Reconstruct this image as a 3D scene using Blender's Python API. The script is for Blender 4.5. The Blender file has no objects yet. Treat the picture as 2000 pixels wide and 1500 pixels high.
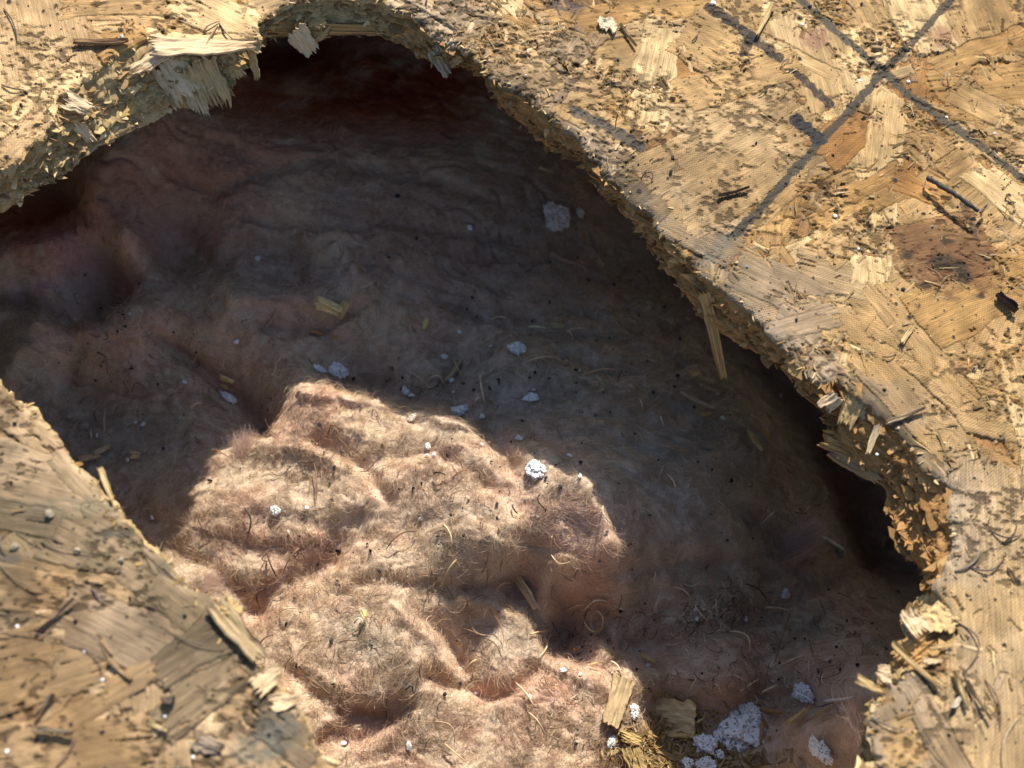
import bpy, math, random
import numpy as np

rng = np.random.default_rng(11)
random.seed(5)
SC = bpy.context.scene
COL = SC.collection

# ------------------------------------------------------------------ camera, world, sun, exposure
FW, FH = 2000.0, 1500.0
HFOV = math.radians(50.0)
CD = np.array([-0.10, -0.47, 0.88]); CD /= np.linalg.norm(CD)
CAM = CD * 0.25
FWD = -CD
RIGHT = np.cross(FWD, [0, 1, 0]); RIGHT /= np.linalg.norm(RIGHT)
UP = np.cross(RIGHT, FWD)
FP = FW / 2 / math.tan(HFOV / 2)

cam_data = bpy.data.cameras.new('camera')
cam = bpy.data.objects.new('camera', cam_data); COL.objects.link(cam)
from mathutils import Matrix, Vector
M = Matrix(((RIGHT[0], UP[0], -FWD[0], CAM[0]), (RIGHT[1], UP[1], -FWD[1], CAM[1]),
            (RIGHT[2], UP[2], -FWD[2], CAM[2]), (0, 0, 0, 1)))
cam.matrix_world = M
cam_data.sensor_width = 36.0
cam_data.angle = HFOV
cam_data.clip_start = 0.01
cam_data.clip_end = 50.0
cam_data.dof.use_dof = True
cam_data.dof.focus_distance = 0.290
cam_data.dof.aperture_fstop = 15.0
SC.camera = cam

SUN_EL, SUN_AZ = math.radians(44.0), math.radians(9.0)
SD = np.array([math.sin(SUN_AZ) * math.cos(SUN_EL), math.cos(SUN_AZ) * math.cos(SUN_EL), math.sin(SUN_EL)])
world = bpy.data.worlds.new('World'); SC.world = world
world.use_nodes = True
wn = world.node_tree.nodes; wl = world.node_tree.links
bg = wn.get('Background') or wn.new('ShaderNodeBackground')
sky = wn.new('ShaderNodeTexSky'); sky.sky_type = 'NISHITA'; sky.sun_disc = False
sky.sun_elevation = SUN_EL; sky.sun_rotation = SUN_AZ
wl.new(sky.outputs[0], bg.inputs[0]); bg.inputs[1].default_value = 0.11
sun_data = bpy.data.lights.new('sun', 'SUN')
sun_data.energy = 5.0; sun_data.angle = math.radians(0.5); sun_data.color = (1.0, 0.93, 0.80)
sun = bpy.data.objects.new('sun', sun_data); COL.objects.link(sun)
sun.rotation_euler = Vector(SD).to_track_quat('Z', 'Y').to_euler()
SC.view_settings.view_transform = 'Standard'
SC.view_settings.look = 'None'
SC.view_settings.gamma = 1.0
SC.view_settings.exposure = 0.75
SC.cycles.max_bounces = 8

# ------------------------------------------------------------------ helpers
def P(px, py, z=0.0):
    """point of the place seen at photo position px, py on the level z (metres)"""
    px = np.asarray(px, float); py = np.asarray(py, float)
    d = FWD + RIGHT * ((px - FW / 2) / FP)[..., None] - UP * ((py - FH / 2) / FP)[..., None]
    t = (np.asarray(z, float) - CAM[2]) / d[..., 2]
    return CAM + d * t[..., None]

def proj(p):
    q = p - CAM
    w = np.maximum(q @ FWD, 1e-3)
    return FW / 2 + FP * (q @ RIGHT) / w, FH / 2 - FP * (q @ UP) / w

MM = 0.001
_TAB = {}
def vnoise(x, y, seed=0):
    if seed not in _TAB: _TAB[seed] = np.random.default_rng(1000 + seed).random((256, 256)).astype(np.float32)
    tab = _TAB[seed]
    xi = np.floor(x).astype(np.int64); yi = np.floor(y).astype(np.int64)
    fx = (x - xi).astype(np.float32); fy = (y - yi).astype(np.float32)
    fx = fx * fx * (3 - 2 * fx); fy = fy * fy * (3 - 2 * fy)
    a = tab[xi & 255, yi & 255]; b = tab[(xi + 1) & 255, yi & 255]
    c = tab[xi & 255, (yi + 1) & 255]; d = tab[(xi + 1) & 255, (yi + 1) & 255]
    return (a * (1 - fx) + b * fx) * (1 - fy) + (c * (1 - fx) + d * fx) * fy

def fbm(x, y, seed=0, oct=4, gain=0.5):
    s = 0; amp = 1; tot = 0
    for o in range(oct):
        s = s + amp * vnoise(x * 2.03 ** o + 17.3 * o, y * 2.03 ** o + 9.1 * o, seed + o)
        tot += amp; amp *= gain
    return s / tot

def smooth(a, b, x):
    t = np.clip((x - a) / (b - a), 0, 1)
    return t * t * (3 - 2 * t)

def mesh_obj(name, verts, faces, mat, parent=None, smooth_shade=True, attrs=None):
    """faces: (n,3) or (n,4) int array"""
    verts = np.ascontiguousarray(verts, np.float32); faces = np.ascontiguousarray(faces, np.int32)
    me = bpy.data.meshes.new(name)
    k = faces.shape[1]
    me.vertices.add(len(verts)); me.vertices.foreach_set('co', verts.ravel())
    me.loops.add(faces.size); me.loops.foreach_set('vertex_index', faces.ravel())
    me.polygons.add(len(faces))
    me.polygons.foreach_set('loop_start', np.arange(0, faces.size, k, dtype=np.int32))
    me.polygons.foreach_set('loop_total', np.full(len(faces), k, np.int32))
    me.polygons.foreach_set('use_smooth', np.full(len(faces), smooth_shade, bool))
    me.update(calc_edges=True)
    for an, (ty, arr) in (attrs or {}).items():
        a = me.attributes.new(an, ty, 'POINT')
        if ty == 'FLOAT_COLOR':
            if arr.shape[1] == 3:
                arr = np.concatenate([arr, np.ones((len(arr), 1))], 1)
            a.data.foreach_set('color', np.ascontiguousarray(arr, np.float32).ravel())
        elif ty == 'FLOAT_VECTOR':
            a.data.foreach_set('vector', np.ascontiguousarray(arr, np.float32).ravel())
        else:
            a.data.foreach_set('value', np.ascontiguousarray(arr, np.float32).ravel())
    me.materials.append(mat)
    o = bpy.data.objects.new(name, me); COL.objects.link(o)
    if parent is not None:
        o.parent = parent
    return o

def tag(o, label=None, cat=None, group=None, kind=None):
    if label: o['label'] = label
    if cat: o['category'] = cat
    if group: o['group'] = group
    if kind: o['kind'] = kind
    return o

def grid_faces(nx, ny, keep=None):
    i, j = np.meshgrid(np.arange(nx - 1), np.arange(ny - 1), indexing='ij')
    a = (i * ny + j); q = np.stack([a, a + ny, a + ny + 1, a + 1], -1).reshape(-1, 4)
    if keep is not None:
        k = keep.reshape(-1)
        q = q[k[q].all(1)]
        used = np.zeros(nx * ny, bool); used[q.ravel()] = True
        remap = np.cumsum(used) - 1
        return remap[q], used
    return q, np.ones(nx * ny, bool)

def axis_coords(lo, hi, step, far):
    core = np.arange(lo, hi + step, step)
    out = []; s = step; x = core[-1]
    while x < far:
        s *= 1.18; x += s; out.append(x)
    out2 = []; s = step; x = core[0]
    while x > -far:
        s *= 1.18; x -= s; out2.append(x)
    return np.array(out2[::-1] + list(core) + out)

# ------------------------------------------------------------------ materials
def new_mat(name):
    m = bpy.data.materials.new(name); m.use_nodes = True
    nt = m.node_tree; nt.nodes.clear()
    out = nt.nodes.new('ShaderNodeOutputMaterial')
    bs = nt.nodes.new('ShaderNodeBsdfPrincipled')
    nt.links.new(bs.outputs[0], out.inputs[0])
    return m, nt, bs

def attr(nt, name):
    a = nt.nodes.new('ShaderNodeAttribute'); a.attribute_name = name; return a

def wood_material(name, grain_amt=0.45, bump=0.25, rough=0.75):
    m, nt, bs = new_mat(name); L = nt.links
    c = attr(nt, 'tone'); g = attr(nt, 'grain')
    mp = nt.nodes.new('ShaderNodeMapping'); mp.inputs['Scale'].default_value = (0.16, 3.2, 1.0)
    L.new(g.outputs['Vector'], mp.inputs['Vector'])
    n = nt.nodes.new('ShaderNodeTexNoise'); n.inputs['Scale'].default_value = 1.0
    n.inputs['Detail'].default_value = 5; n.inputs['Roughness'].default_value = 0.65
    L.new(mp.outputs[0], n.inputs['Vector'])
    mr = nt.nodes.new('ShaderNodeMapRange')
    mr.inputs['From Min'].default_value = 0.30; mr.inputs['From Max'].default_value = 0.70
    mr.inputs['To Min'].default_value = 1.0 - grain_amt; mr.inputs['To Max'].default_value = 1.0 + grain_amt * 0.6
    L.new(n.outputs['Fac'], mr.inputs['Value'])
    mul = nt.nodes.new('ShaderNodeVectorMath'); mul.operation = 'SCALE'
    L.new(c.outputs['Color'], mul.inputs[0]); L.new(mr.outputs[0], mul.inputs['Scale'])
    # dark pores
    mp2 = nt.nodes.new('ShaderNodeMapping'); mp2.inputs['Scale'].default_value = (0.9, 6.0, 1.0)
    L.new(g.outputs['Vector'], mp2.inputs['Vector'])
    n2 = nt.nodes.new('ShaderNodeTexNoise'); n2.inputs['Scale'].default_value = 1.0; n2.inputs['Detail'].default_value = 2
    L.new(mp2.outputs[0], n2.inputs['Vector'])
    mr2 = nt.nodes.new('ShaderNodeMapRange')
    mr2.inputs['From Min'].default_value = 0.28; mr2.inputs['From Max'].default_value = 0.40
    mr2.inputs['To Min'].default_value = 0.55; mr2.inputs['To Max'].default_value = 1.0
    L.new(n2.outputs['Fac'], mr2.inputs['Value'])
    mul2 = nt.nodes.new('ShaderNodeVectorMath'); mul2.operation = 'SCALE'
    L.new(mul.outputs[0], mul2.inputs[0]); L.new(mr2.outputs[0], mul2.inputs['Scale'])
    L.new(mul2.outputs[0], bs.inputs['Base Color'])
    bs.inputs['Roughness'].default_value = rough
    bs.inputs['Specular IOR Level'].default_value = 0.12
    b = nt.nodes.new('ShaderNodeBump'); b.inputs['Strength'].default_value = bump
    b.inputs['Distance'].default_value = 0.00025
    L.new(n.outputs['Fac'], b.inputs['Height']); L.new(b.outputs[0], bs.inputs['Normal'])
    return m

def tone_material(name, rough=0.85, nscale=4000.0, amt=0.3, bump=0.0, spec=0.3):
    m, nt, bs = new_mat(name); L = nt.links
    c = attr(nt, 'tone')
    tc = nt.nodes.new('ShaderNodeTexCoord')
    n = nt.nodes.new('ShaderNodeTexNoise'); n.inputs['Scale'].default_value = nscale; n.inputs['Detail'].default_value = 3
    L.new(tc.outputs['Object'], n.inputs['Vector'])
    mr = nt.nodes.new('ShaderNodeMapRange')
    mr.inputs['From Min'].default_value = 0.3; mr.inputs['From Max'].default_value = 0.7
    mr.inputs['To Min'].default_value = 1 - amt; mr.inputs['To Max'].default_value = 1 + amt
    L.new(n.outputs['Fac'], mr.inputs['Value'])
    mul = nt.nodes.new('ShaderNodeVectorMath'); mul.operation = 'SCALE'
    L.new(c.outputs['Color'], mul.inputs[0]); L.new(mr.outputs[0], mul.inputs['Scale'])
    L.new(mul.outputs[0], bs.inputs['Base Color'])
    bs.inputs['Roughness'].default_value = rough
    bs.inputs['Specular IOR Level'].default_value = spec
    if bump:
        b = nt.nodes.new('ShaderNodeBump'); b.inputs['Strength'].default_value = bump
        b.inputs['Distance'].default_value = 0.0003
        L.new(n.outputs['Fac'], b.inputs['Height']); L.new(b.outputs[0], bs.inputs['Normal'])
    return m, nt, bs

MAT_WOOD = wood_material('weathered_wood')
MAT_SPL = wood_material('splintered_wood', 0.4, 0.2)
MAT_LITTER, _, _ = tone_material('plant_litter', 0.85, 3000, 0.25)
MAT_GRIT, _, _ = tone_material('black_grit', 0.8, 5000, 0.4, 0.5, 0.15)
MAT_FOAM, _, _ = tone_material('white_mineral_foam', 0.9, 2500, 0.10, 0.6, 0.2)
MAT_BATT, ntb, bsb = tone_material('glass_wool', 0.95, 2600, 0.22, 0.5, 0.05)
bsb.inputs['Subsurface Weight'].default_value = 0.10
bsb.inputs['Subsurface Radius'].default_value = (1.0, 0.32, 0.2)
bsb.inputs['Subsurface Scale'].default_value = 0.003

mh = bpy.data.materials.new('glass_fibre'); mh.use_nodes = True
nt = mh.node_tree; nt.nodes.clear()
o_ = nt.nodes.new('ShaderNodeOutputMaterial'); mx = nt.nodes.new('ShaderNodeMixShader')
df = nt.nodes.new('ShaderNodeBsdfDiffuse'); tr = nt.nodes.new('ShaderNodeBsdfTranslucent')
at = nt.nodes.new('ShaderNodeAttribute'); at.attribute_name = 'tone'
nt.links.new(at.outputs['Color'], df.inputs[0]); nt.links.new(at.outputs['Color'], tr.inputs[0])
mx.inputs[0].default_value = 0.4
nt.links.new(df.outputs[0], mx.inputs[1]); nt.links.new(tr.outputs[0], mx.inputs[2]); nt.links.new(mx.outputs[0], o_.inputs[0])
MAT_FIBRE = mh

# ------------------------------------------------------------------ hole outline, pairs (top edge px) -> (bottom edge px)
TH = 0.0115
PAIRS = [
 ((-220,520),(-200,560)), ((-120,400),(-110,470)), ((-50,345),(-45,425)), ((0,325),(8,412)), ((35,308),(38,395)), ((70,282),(75,362)),
 ((104,242),(130,336)), ((106,192),(176,296)), ((160,156),(218,276)), ((222,120),(260,259)), ((286,93),(302,238)),
 ((330,104),(345,212)), ((366,114),(388,214)), ((415,108),(436,204)), ((462,101),(452,168)), ((500,84),(470,130)),
 ((508,58),(492,92)), ((525,34),(520,76)), ((562,18),(560,72)), ((598,4),(600,78)), ((640,-6),(648,72)), ((690,-10),(698,66)), ((745,0),(736,72)),
 ((783,22),(786,88)), ((815,42),(822,110)), ((846,63),(860,132)), ((874,78),(880,124)), ((909,105),(908,130)), ((940,133),(940,148)), ((975,162),(974,196)),
 ((1000,180),(1000,226)), ((1063,224),(1049,264)), ((1098,259),(1076,297)), ((1140,283),(1122,303)), ((1178,322),(1158,340)),
 ((1203,353),(1177,376)), ((1224,381),(1224,411)), ((1280,423),(1248,452)), ((1315,476),(1290,498)), ((1345,520),(1310,534)),
 ((1387,559),(1345,585)), ((1440,597),(1385,636)), ((1489,636),(1438,674)), ((1524,671),(1489,690)), ((1559,713),(1545,726)),
 ((1582,741),(1572,764)), ((1632,755),(1602,792)), ((1664,765),(1626,824)), ((1713,807),(1612,842)), ((1727,825),(1606,870)),
 ((1765,860),(1650,898)), ((1790,905),(1712,936)), ((1818,947),(1735,956)), ((1850,965),(1728,985)), ((1857,1000),(1740,1020)),
 ((1857,1045),(1757,1062)), ((1857,1085),(1790,1096)), ((1854,1118),(1812,1128)), ((1846,1145),(1818,1155)), ((1850,1171),(1790,1172)),
 ((1872,1213),(1765,1200)), ((1874,1245),(1768,1240)), ((1850,1285),(1758,1265)), ((1800,1312),(1752,1298)), ((1736,1325),(1727,1335)),
 ((1714,1377),(1718,1380)), ((1695,1426),(1700,1428)), ((1688,1465),(1692,1465)), ((1688,1500),(1690,1500)), ((1600,1680),(1600,1680)),
 ((1300,1760),(1300,1760)), ((950,1720),(950,1720)), ((760,1620),(760,1620)), ((665,1500),(660,1510)), ((616,1465),(612,1475)),
 ((595,1412),(590,1425)), ((574,1367),(566,1380)), ((546,1339),(540,1350)), ((542,1311),(536,1325)), ((497,1290),(492,1305)),
 ((504,1265),(498,1275)), ((490,1234),(484,1246)), ((458,1234),(454,1246)), ((458,1195),(452,1210)), ((420,1171),(414,1184)),
 ((371,1143),(366,1156)), ((346,1115),(340,1130)), ((315,1076),(310,1090)), ((280,1055),(276,1070)), ((245,1013),(240,1030)),
 ((227,984),(222,998)), ((200,965),(196,978)), ((175,926),(170,940)), ((140,888),(135,902)), ((115,860),(110,875)),
 ((84,814),(80,828)), ((70,797),(66,812)), ((32,786),(28,800)), ((0,755),(-4,770)), ((-100,700),(-104,715)), ((-200,640),(-204,650)),
]
PO = P(np.array([a[0] for a, b in PAIRS]), np.array([a[1] for a, b in PAIRS]), 0.0)
PI_ = P(np.array([b[0] for a, b in PAIRS]), np.array([b[1] for a, b in PAIRS]), -TH)

def resample(poly, t_src, t_new):
    return np.stack([np.interp(t_new, t_src, np.append(poly[:, k], poly[0, k])) for k in range(3)], 1)
seg = np.linalg.norm(np.roll(PO, -1, 0) - PO, axis=1) * 0.6 + np.linalg.norm(np.roll(PI_, -1, 0) - PI_, axis=1) * 0.4
tsrc = np.concatenate([[0], np.cumsum(seg)])
perim = tsrc[-1]
NA = int(perim / 0.00028)
tn = np.linspace(0, perim, NA, endpoint=False)
EO = resample(PO, tsrc, tn); EI = resample(PI_, tsrc, tn)
# ragged: fray the outline itself
def jag(t, seed, amp):
    return (fbm(t / 0.0045, t * 0 + 3.3, seed, 4, 0.6) - 0.5) * 2 * amp
tang = np.roll(EO, -2, 0) - np.roll(EO, 2, 0); tang /= np.linalg.norm(tang, axis=1)[:, None] + 1e-9
nrm = np.stack([tang[:, 1], -tang[:, 0], tang[:, 2] * 0], 1)       # points into the hole or out of it
cen = EO.mean(0)
if ((cen - EO) * nrm).sum() < 0: nrm = -nrm                        # now: towards the hole
stp = (np.floor(fbm(tn / 0.007, tn * 0 + 8.8, 55, 2) * 9) / 9 - .5) * 0.0052
llw = ((proj(EO)[0] < 700) & (proj(EO)[1] > 700))
EO = EO + nrm * ((jag(tn, 50, 0.0012) + stp) * np.where(llw, .35, 1.0))[:, None]
EI = EI + nrm * (jag(tn, 60, 0.0016) * np.where(llw, .4, 1.0))[:, None]

def sdf(poly, X, Y):
    """signed distance (negative inside) of points to a closed polygon"""
    A = poly[:, :2]; B = np.roll(A, -1, 0)
    best = np.full(X.shape, 1e9); inside = np.zeros(X.shape, bool)
    for (ax, ay), (bx, by) in zip(A, B):
        dx, dy = bx - ax, by - ay; l2 = dx * dx + dy * dy + 1e-18
        t = np.clip(((X - ax) * dx + (Y - ay) * dy) / l2, 0, 1)
        d = (X - ax - t * dx) ** 2 + (Y - ay - t * dy) ** 2
        np.minimum(best, d, out=best)
        cr = ((ay > Y) != (by > Y))
        if dy != 0:
            inside ^= cr & (X < (dx) * (Y - ay) / dy + ax)
    d = np.sqrt(best)
    return np.where(inside, -d, d)

# ------------------------------------------------------------------ the board's top face as one relief sheet
def build_board():
    root = bpy.data.objects.new('strand_board', None); COL.objects.link(root)
    tag(root, 'weathered tan strand board with a jagged broken hole showing pink insulation', 'wood board')
    xs = axis_coords(-0.152, 0.172, 0.00020, 0.75)
    ys = axis_coords(-0.098, 0.155, 0.00020, 0.75)
    nx, ny = len(xs), len(ys)
    X, Y = np.meshgrid(xs, ys, indexing='ij'); X = X.astype(np.float32); Y = Y.astype(np.float32)
    px, py = proj(np.stack([X, Y, X * 0], -1).astype(np.float64))
    px = px.astype(np.float32); py = py.astype(np.float32)
    # signed distance on a coarse grid, bilinear
    gx = np.arange(-0.20, 0.2201, 0.0008); gy = np.arange(-0.20, 0.2001, 0.0008)
    GX, GY = np.meshgrid(gx, gy, indexing='ij')
    S = sdf(EO[::3], GX, GY)
    fx = np.clip((X - gx[0]) / 0.0008, 0, len(gx) - 1.001); fy = np.clip((Y - gy[0]) / 0.0008, 0, len(gy) - 1.001)
    ix = fx.astype(int); iy = fy.astype(int); fx = fx - ix; fy = fy - iy
    D = (S[ix, iy] * (1 - fx) * (1 - fy) + S[ix + 1, iy] * fx * (1 - fy) + S[ix, iy + 1] * (1 - fx) * fy + S[ix + 1, iy + 1] * fx * fy)
    H = np.zeros_like(X); C = np.zeros(X.shape + (3,), np.float32); G = np.zeros(X.shape + (3,), np.float32)
    C[:] = (0.36, 0.25, 0.13); W = np.zeros_like(X)
    G[..., 0] = X * 1000; G[..., 1] = Y * 1000
    TONES = {'cream': (0.53, 0.41, 0.235), 'tan': (0.38, 0.268, 0.135), 'gold': (0.36, 0.235, 0.10), 'brown': (0.22, 0.135, 0.065),
             'grey': (0.285, 0.22, 0.145), 'dgrey': (0.19, 0.15, 0.095), 'olive': (0.25, 0.195, 0.11), 'orange': (0.33, 0.19, 0.075), 'sand': (0.38, 0.285, 0.165)}
    def paint(cx, cy, a, Ls, Wd, z, col, weave, rag=0.0022, seed=0, groove=0.00025, tilt=0.0, clean=False):
        R = 0.5 * math.hypot(Ls, Wd) + rag
        i0, i1 = np.searchsorted(xs, [cx - R, cx + R]); j0, j1 = np.searchsorted(ys, [cy - R, cy + R])
        if i1 - i0 < 2 or j1 - j0 < 2: return
        x = X[i0:i1, j0:j1] - cx; y = Y[i0:i1, j0:j1] - cy
        ca, sa = math.cos(a), math.sin(a)
        u = x * ca + y * sa; v = -x * sa + y * ca
        e1 = (vnoise(v / 0.0009 + seed, v * 0 + np.sign(u), seed % 97) - 0.5) * 2 * rag + (vnoise(v / 0.004 + seed, v * 0, 7) - 0.5) * 2 * rag
        e2 = (vnoise(u / 0.008 + seed, np.sign(v) + seed, 5) - 0.5) * 0.0018 + (vnoise(u / 0.0012, np.sign(v), 6) - 0.5) * 0.0004
        du = Ls / 2 + e1 - np.abs(u); dv = Wd / 2 + e2 - np.abs(v)
        m = (du > 0) & (dv > 0)
        if not m.any(): return
        dist = np.minimum(du, dv)
        wv = np.sin(u * 2 * math.pi / 0.00088) * np.sin(v * 2 * math.pi / 0.00084) * 0.00012 * weave
        st = (fbm(u / 0.012 + seed, v / 0.0006, seed % 31, 3) - 0.5)
        h = z + tilt * u + wv + st * (0.00008 if clean else 0.00018) - groove * np.exp(-dist / 0.00018) + (fbm(u / 0.01, v / 0.006 + seed, 3, 3) - 0.5) * (0.0002 if clean else 0.0004)
        # torn-off flecks and shredded ends
        tear = fbm(u / 0.005 + seed, v / 0.0008, 21 + seed % 13, 3)
        nearend = np.exp(-du / 0.004)
        hole = (tear + nearend * 0.16) > (0.80 if clean else 0.74)
        mm = m & ~hole
        shade = 1 + (fbm(u / 0.02 + seed, v / 0.0009, 40 + seed % 11, 4) - 0.5) * (0.35 if weave > .6 else .65) + (fbm(u / 0.006, v / 0.005 + seed, 44, 3) - 0.5) * 0.40
        cc = np.array(col)[None, None] * shade[..., None]
        # weave print: tiny darker pits
        pit = smooth(.1, .8, -np.sin(u * 2 * math.pi / 0.00088) * np.sin(v * 2 * math.pi / 0.00084)) * weave * 0.42 * smooth(.3, .6, fbm(u / .006, v / .006 + seed, 46, 2))
        cc = cc * (1 - pit[..., None])
        crack = np.exp(-dist / 0.00016) * 0.55
        cc = cc * (1 - crack[..., None])
        Hs = H[i0:i1, j0:j1]; Cs = C[i0:i1, j0:j1]; Gs = G[i0:i1, j0:j1]; Ws = W[i0:i1, j0:j1]
        Hs[mm] = h[mm]; Cs[mm] = cc[mm]; Ws[mm] = 1.0 if clean else 0.0
        gu = u * 1000 + seed * 13.7; gv = v * 1000 + seed * 7.1
        Gs[..., 0][mm] = gu[mm]; Gs[..., 1][mm] = gv[mm]; Gs[..., 2][mm] = seed * 3.3
    r = np.random.default_rng(77)
    keys = ['tan', 'cream', 'gold', 'brown', 'tan', 'sand', 'orange', 'cream', 'tan']
    # whole outskirts, loose
    for k in range(1500):
        cx, cy = r.uniform(-0.30, 0.32), r.uniform(-0.26, 0.30)
        far = abs(cx - 0.01) > 0.19 or abs(cy - 0.02) > 0.17
        L_ = r.uniform(0.03, 0.095); W_ = r.uniform(0.006, 0.026)
        paint(cx, cy, r.uniform(0, math.pi), L_, W_, r.uniform(-0.0003, 0.0003), TONES[keys[r.integers(len(keys))]], r.choice([0, 1, 1, .6]), seed=int(r.integers(1, 4000)), tilt=r.normal(0, 0.004))
    for k in range(420):   # small strands and broken fines between them
        cx, cy = r.uniform(-0.16, 0.18), r.uniform(-0.11, 0.17)
        L_ = r.uniform(0.006, 0.03); W_ = r.uniform(0.0012, 0.007)
        paint(cx, cy, r.uniform(0, math.pi), L_, W_, r.uniform(-0.0002, 0.00045), TONES[keys[r.integers(len(keys))]], r.choice([0, .6]), rag=0.0012, seed=int(r.integers(1, 4000)), tilt=r.normal(0, 0.01))
    # strands as they lie in the photo: axis ends (photo px), width px, tone, weave
    named = [
        ((1700,560),(1990,330),170,'tan',.5), ((1560,30),(1640,330),110,'cream',.5), ((1640,60),(1680,210),60,'cream',.4),
        ((1060,60),(1330,40),90,'sand',.3), ((1075,165),(1300,120),140,'tan',0), ((1075,45),(1385,5),62,'gold',0), ((1300,40),(1255,255),64,'cream',.6),
        ((1330,60),(1560,170),150,'tan',.9), ((1440,60),(1640,150),40,'cream',.3), ((1500,40),(1510,-60),16,'cream',0),
        ((1170,330),(1450,470),150,'grey',1), ((1200,420),(1330,330),110,'dgrey',1), ((1290,390),(1590,220),175,'sand',1),
        ((1330,190),(1560,120),70,'tan',.7), ((1600,310),(1700,230),70,'orange',.9), ((1735,185),(1700,560),62,'cream',.3), ((1720,560),(1690,330),34,'cream',.6),
        ((1590,440),(1775,345),62,'gold',.3), ((1740,350),(1850,395),60,'orange',.2), ((1600,500),(1700,440),70,'tan',.7), ((1820,135),(2010,65),38,'gold',0),
        ((1860,180),(2050,270),80,'tan',.6), ((1900,330),(2060,450),90,'cream',.5), ((1780,640),(2020,520),110,'gold',1), ((1760,500),(1930,470),130,'brown',0),
        ((1580,620),(2030,1090),170,'tan',1), ((1500,620),(1700,800),110,'grey',.2), ((1490,655),(1640,615),44,'grey',0), ((1640,740),(1870,980),80,'dgrey',0),
        ((1700,560),(1900,800),60,'tan',1), ((1930,900),(1955,1600),190,'sand',.8), ((1880,960),(1900,1600),90,'sand',.8), ((1990,700),(2100,1200),90,'cream',.6),
        ((1720,1330),(1850,1560),190,'grey',.4), ((1700,1480),(1800,1440),90,'tan',.2),
        ((1060,190),(1150,60),60,'grey',.3), ((1060,240),(1180,300),60,'grey',0), ((980,60),(1080,180),60,'tan',.3), ((870,0),(940,60),60,'grey',.2),
        # upper left
        ((-60,130),(130,260),150,'cream',1), ((0,330),(110,230),90,'sand',.9), ((60,60),(190,190),80,'cream',.7), ((60,-30),(100,150),120,'sand',.9),
        ((340,-10),(500,70),90,'cream',.6), ((280,80),(500,95),70,'cream',.2), ((140,97),(232,84),14,'brown',0), ((200,120),(290,70),50,'gold',.2), ((120,20),(330,10),60,'tan',.5), ((500,20),(640,-20),60,'sand',.2),
        # lower left
        ((-60,960),(260,1010),150,'olive',0), ((0,790),(120,880),70,'tan',0), ((90,1060),(470,1240),200,'olive',.1), ((-80,1120),(240,1180),110,'gold',.1),
        ((-60,1330),(200,1260),180,'gold',.3), ((-40,1480),(300,1450),120,'gold',.2), ((-60,900),(180,960),120,'sand',0), ((120,1180),(420,1330),120,'grey',0), ((250,1100),(520,1300),70,'olive',0), ((60,1450),(420,1230),56,'gold',0), ((300,1320),(440,1230),90,'dgrey',0),
        ((310,1420),(470,1300),80,'olive',0), ((470,1400),(600,1500),130,'dgrey',0), ((120,880),(210,960),70,'sand',0), ((250,1010),(330,1100),60,'dgrey',0), ((430,1450),(560,1560),90,'tan',0),
    ]
    named[0:0] = [((1060,-60),(1330,-20),120,'tan',.4), ((1450,-40),(1530,140),150,'tan',.8), ((1900,-40),(1960,120),150,'tan',.7), ((1760,-40),(1830,110),90,'cream',.6), ((1640,-60),(1700,60),80,'tan',.3),
        ((1830,190),(2040,170),120,'gold',.5), ((1760,250),(1960,420),110,'tan',.8), ((1980,470),(1880,700),130,'tan',.9), ((1640,560),(1880,700),130,'tan',1), ((1560,520),(1720,560),90,'sand',.6), ((1440,520),(1600,600),110,'grey',.6),
        ((1750,760),(1990,820),130,'tan',1), ((1820,860),(2040,1000),120,'gold',1), ((1240,80),(1100,300),150,'tan',0), ((1120,300),(1280,220),90,'tan',.2), ((760,-60),(960,60),80,'sand',.2)]
    for k, (a, b, w, tn_, wv) in enumerate(named):
        A = P(*a); B = P(*b); d = B - A
        ppm = 2000 / 0.25
        sc = np.linalg.norm(d) / math.hypot(b[0] - a[0], b[1] - a[1])
        c = (A + B) / 2
        paint(c[0], c[1], math.atan2(d[1], d[0]), np.linalg.norm(d), w * sc, 0.0002 + 0.0001 * (k % 4), TONES[tn_], wv, rag=0.0008, seed=500 + k * 17, groove=0.00035, clean=True)
    # fines pressed in, thick in the rough zones
    rough = np.zeros_like(X)
    zones = [(1150,120,150,1.0),(1000,60,120,.9),(1560,620,130,.9),(1620,700,90,.8),(1850,180,170,.7),(1650,400,110,.6),(1560,560,90,.7),(200,40,120,.5),(1900,560,160,.5),(1960,350,90,.5),
             (140,1330,120,.25),(330,1200,70,.2),(1900,800,160,.5),(1880,1350,140,.4),(60,150,100,.3),(1640,120,120,.8),(1100,260,120,.7),(1780,1350,90,.4),(1600,60,140,.7)]
    for zx, zy, zr, zs in zones:
        rough = np.maximum(rough, zs * np.exp(-((px - zx) ** 2 + (py - zy) ** 2) / (2 * (zr * 0.7) ** 2)))
    rough *= smooth(0.47, 0.6, fbm(X / 0.007, Y / 0.007, 71, 3)) * 1.0 + 0.02
    n_f = 0
    tries = 0
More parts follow.
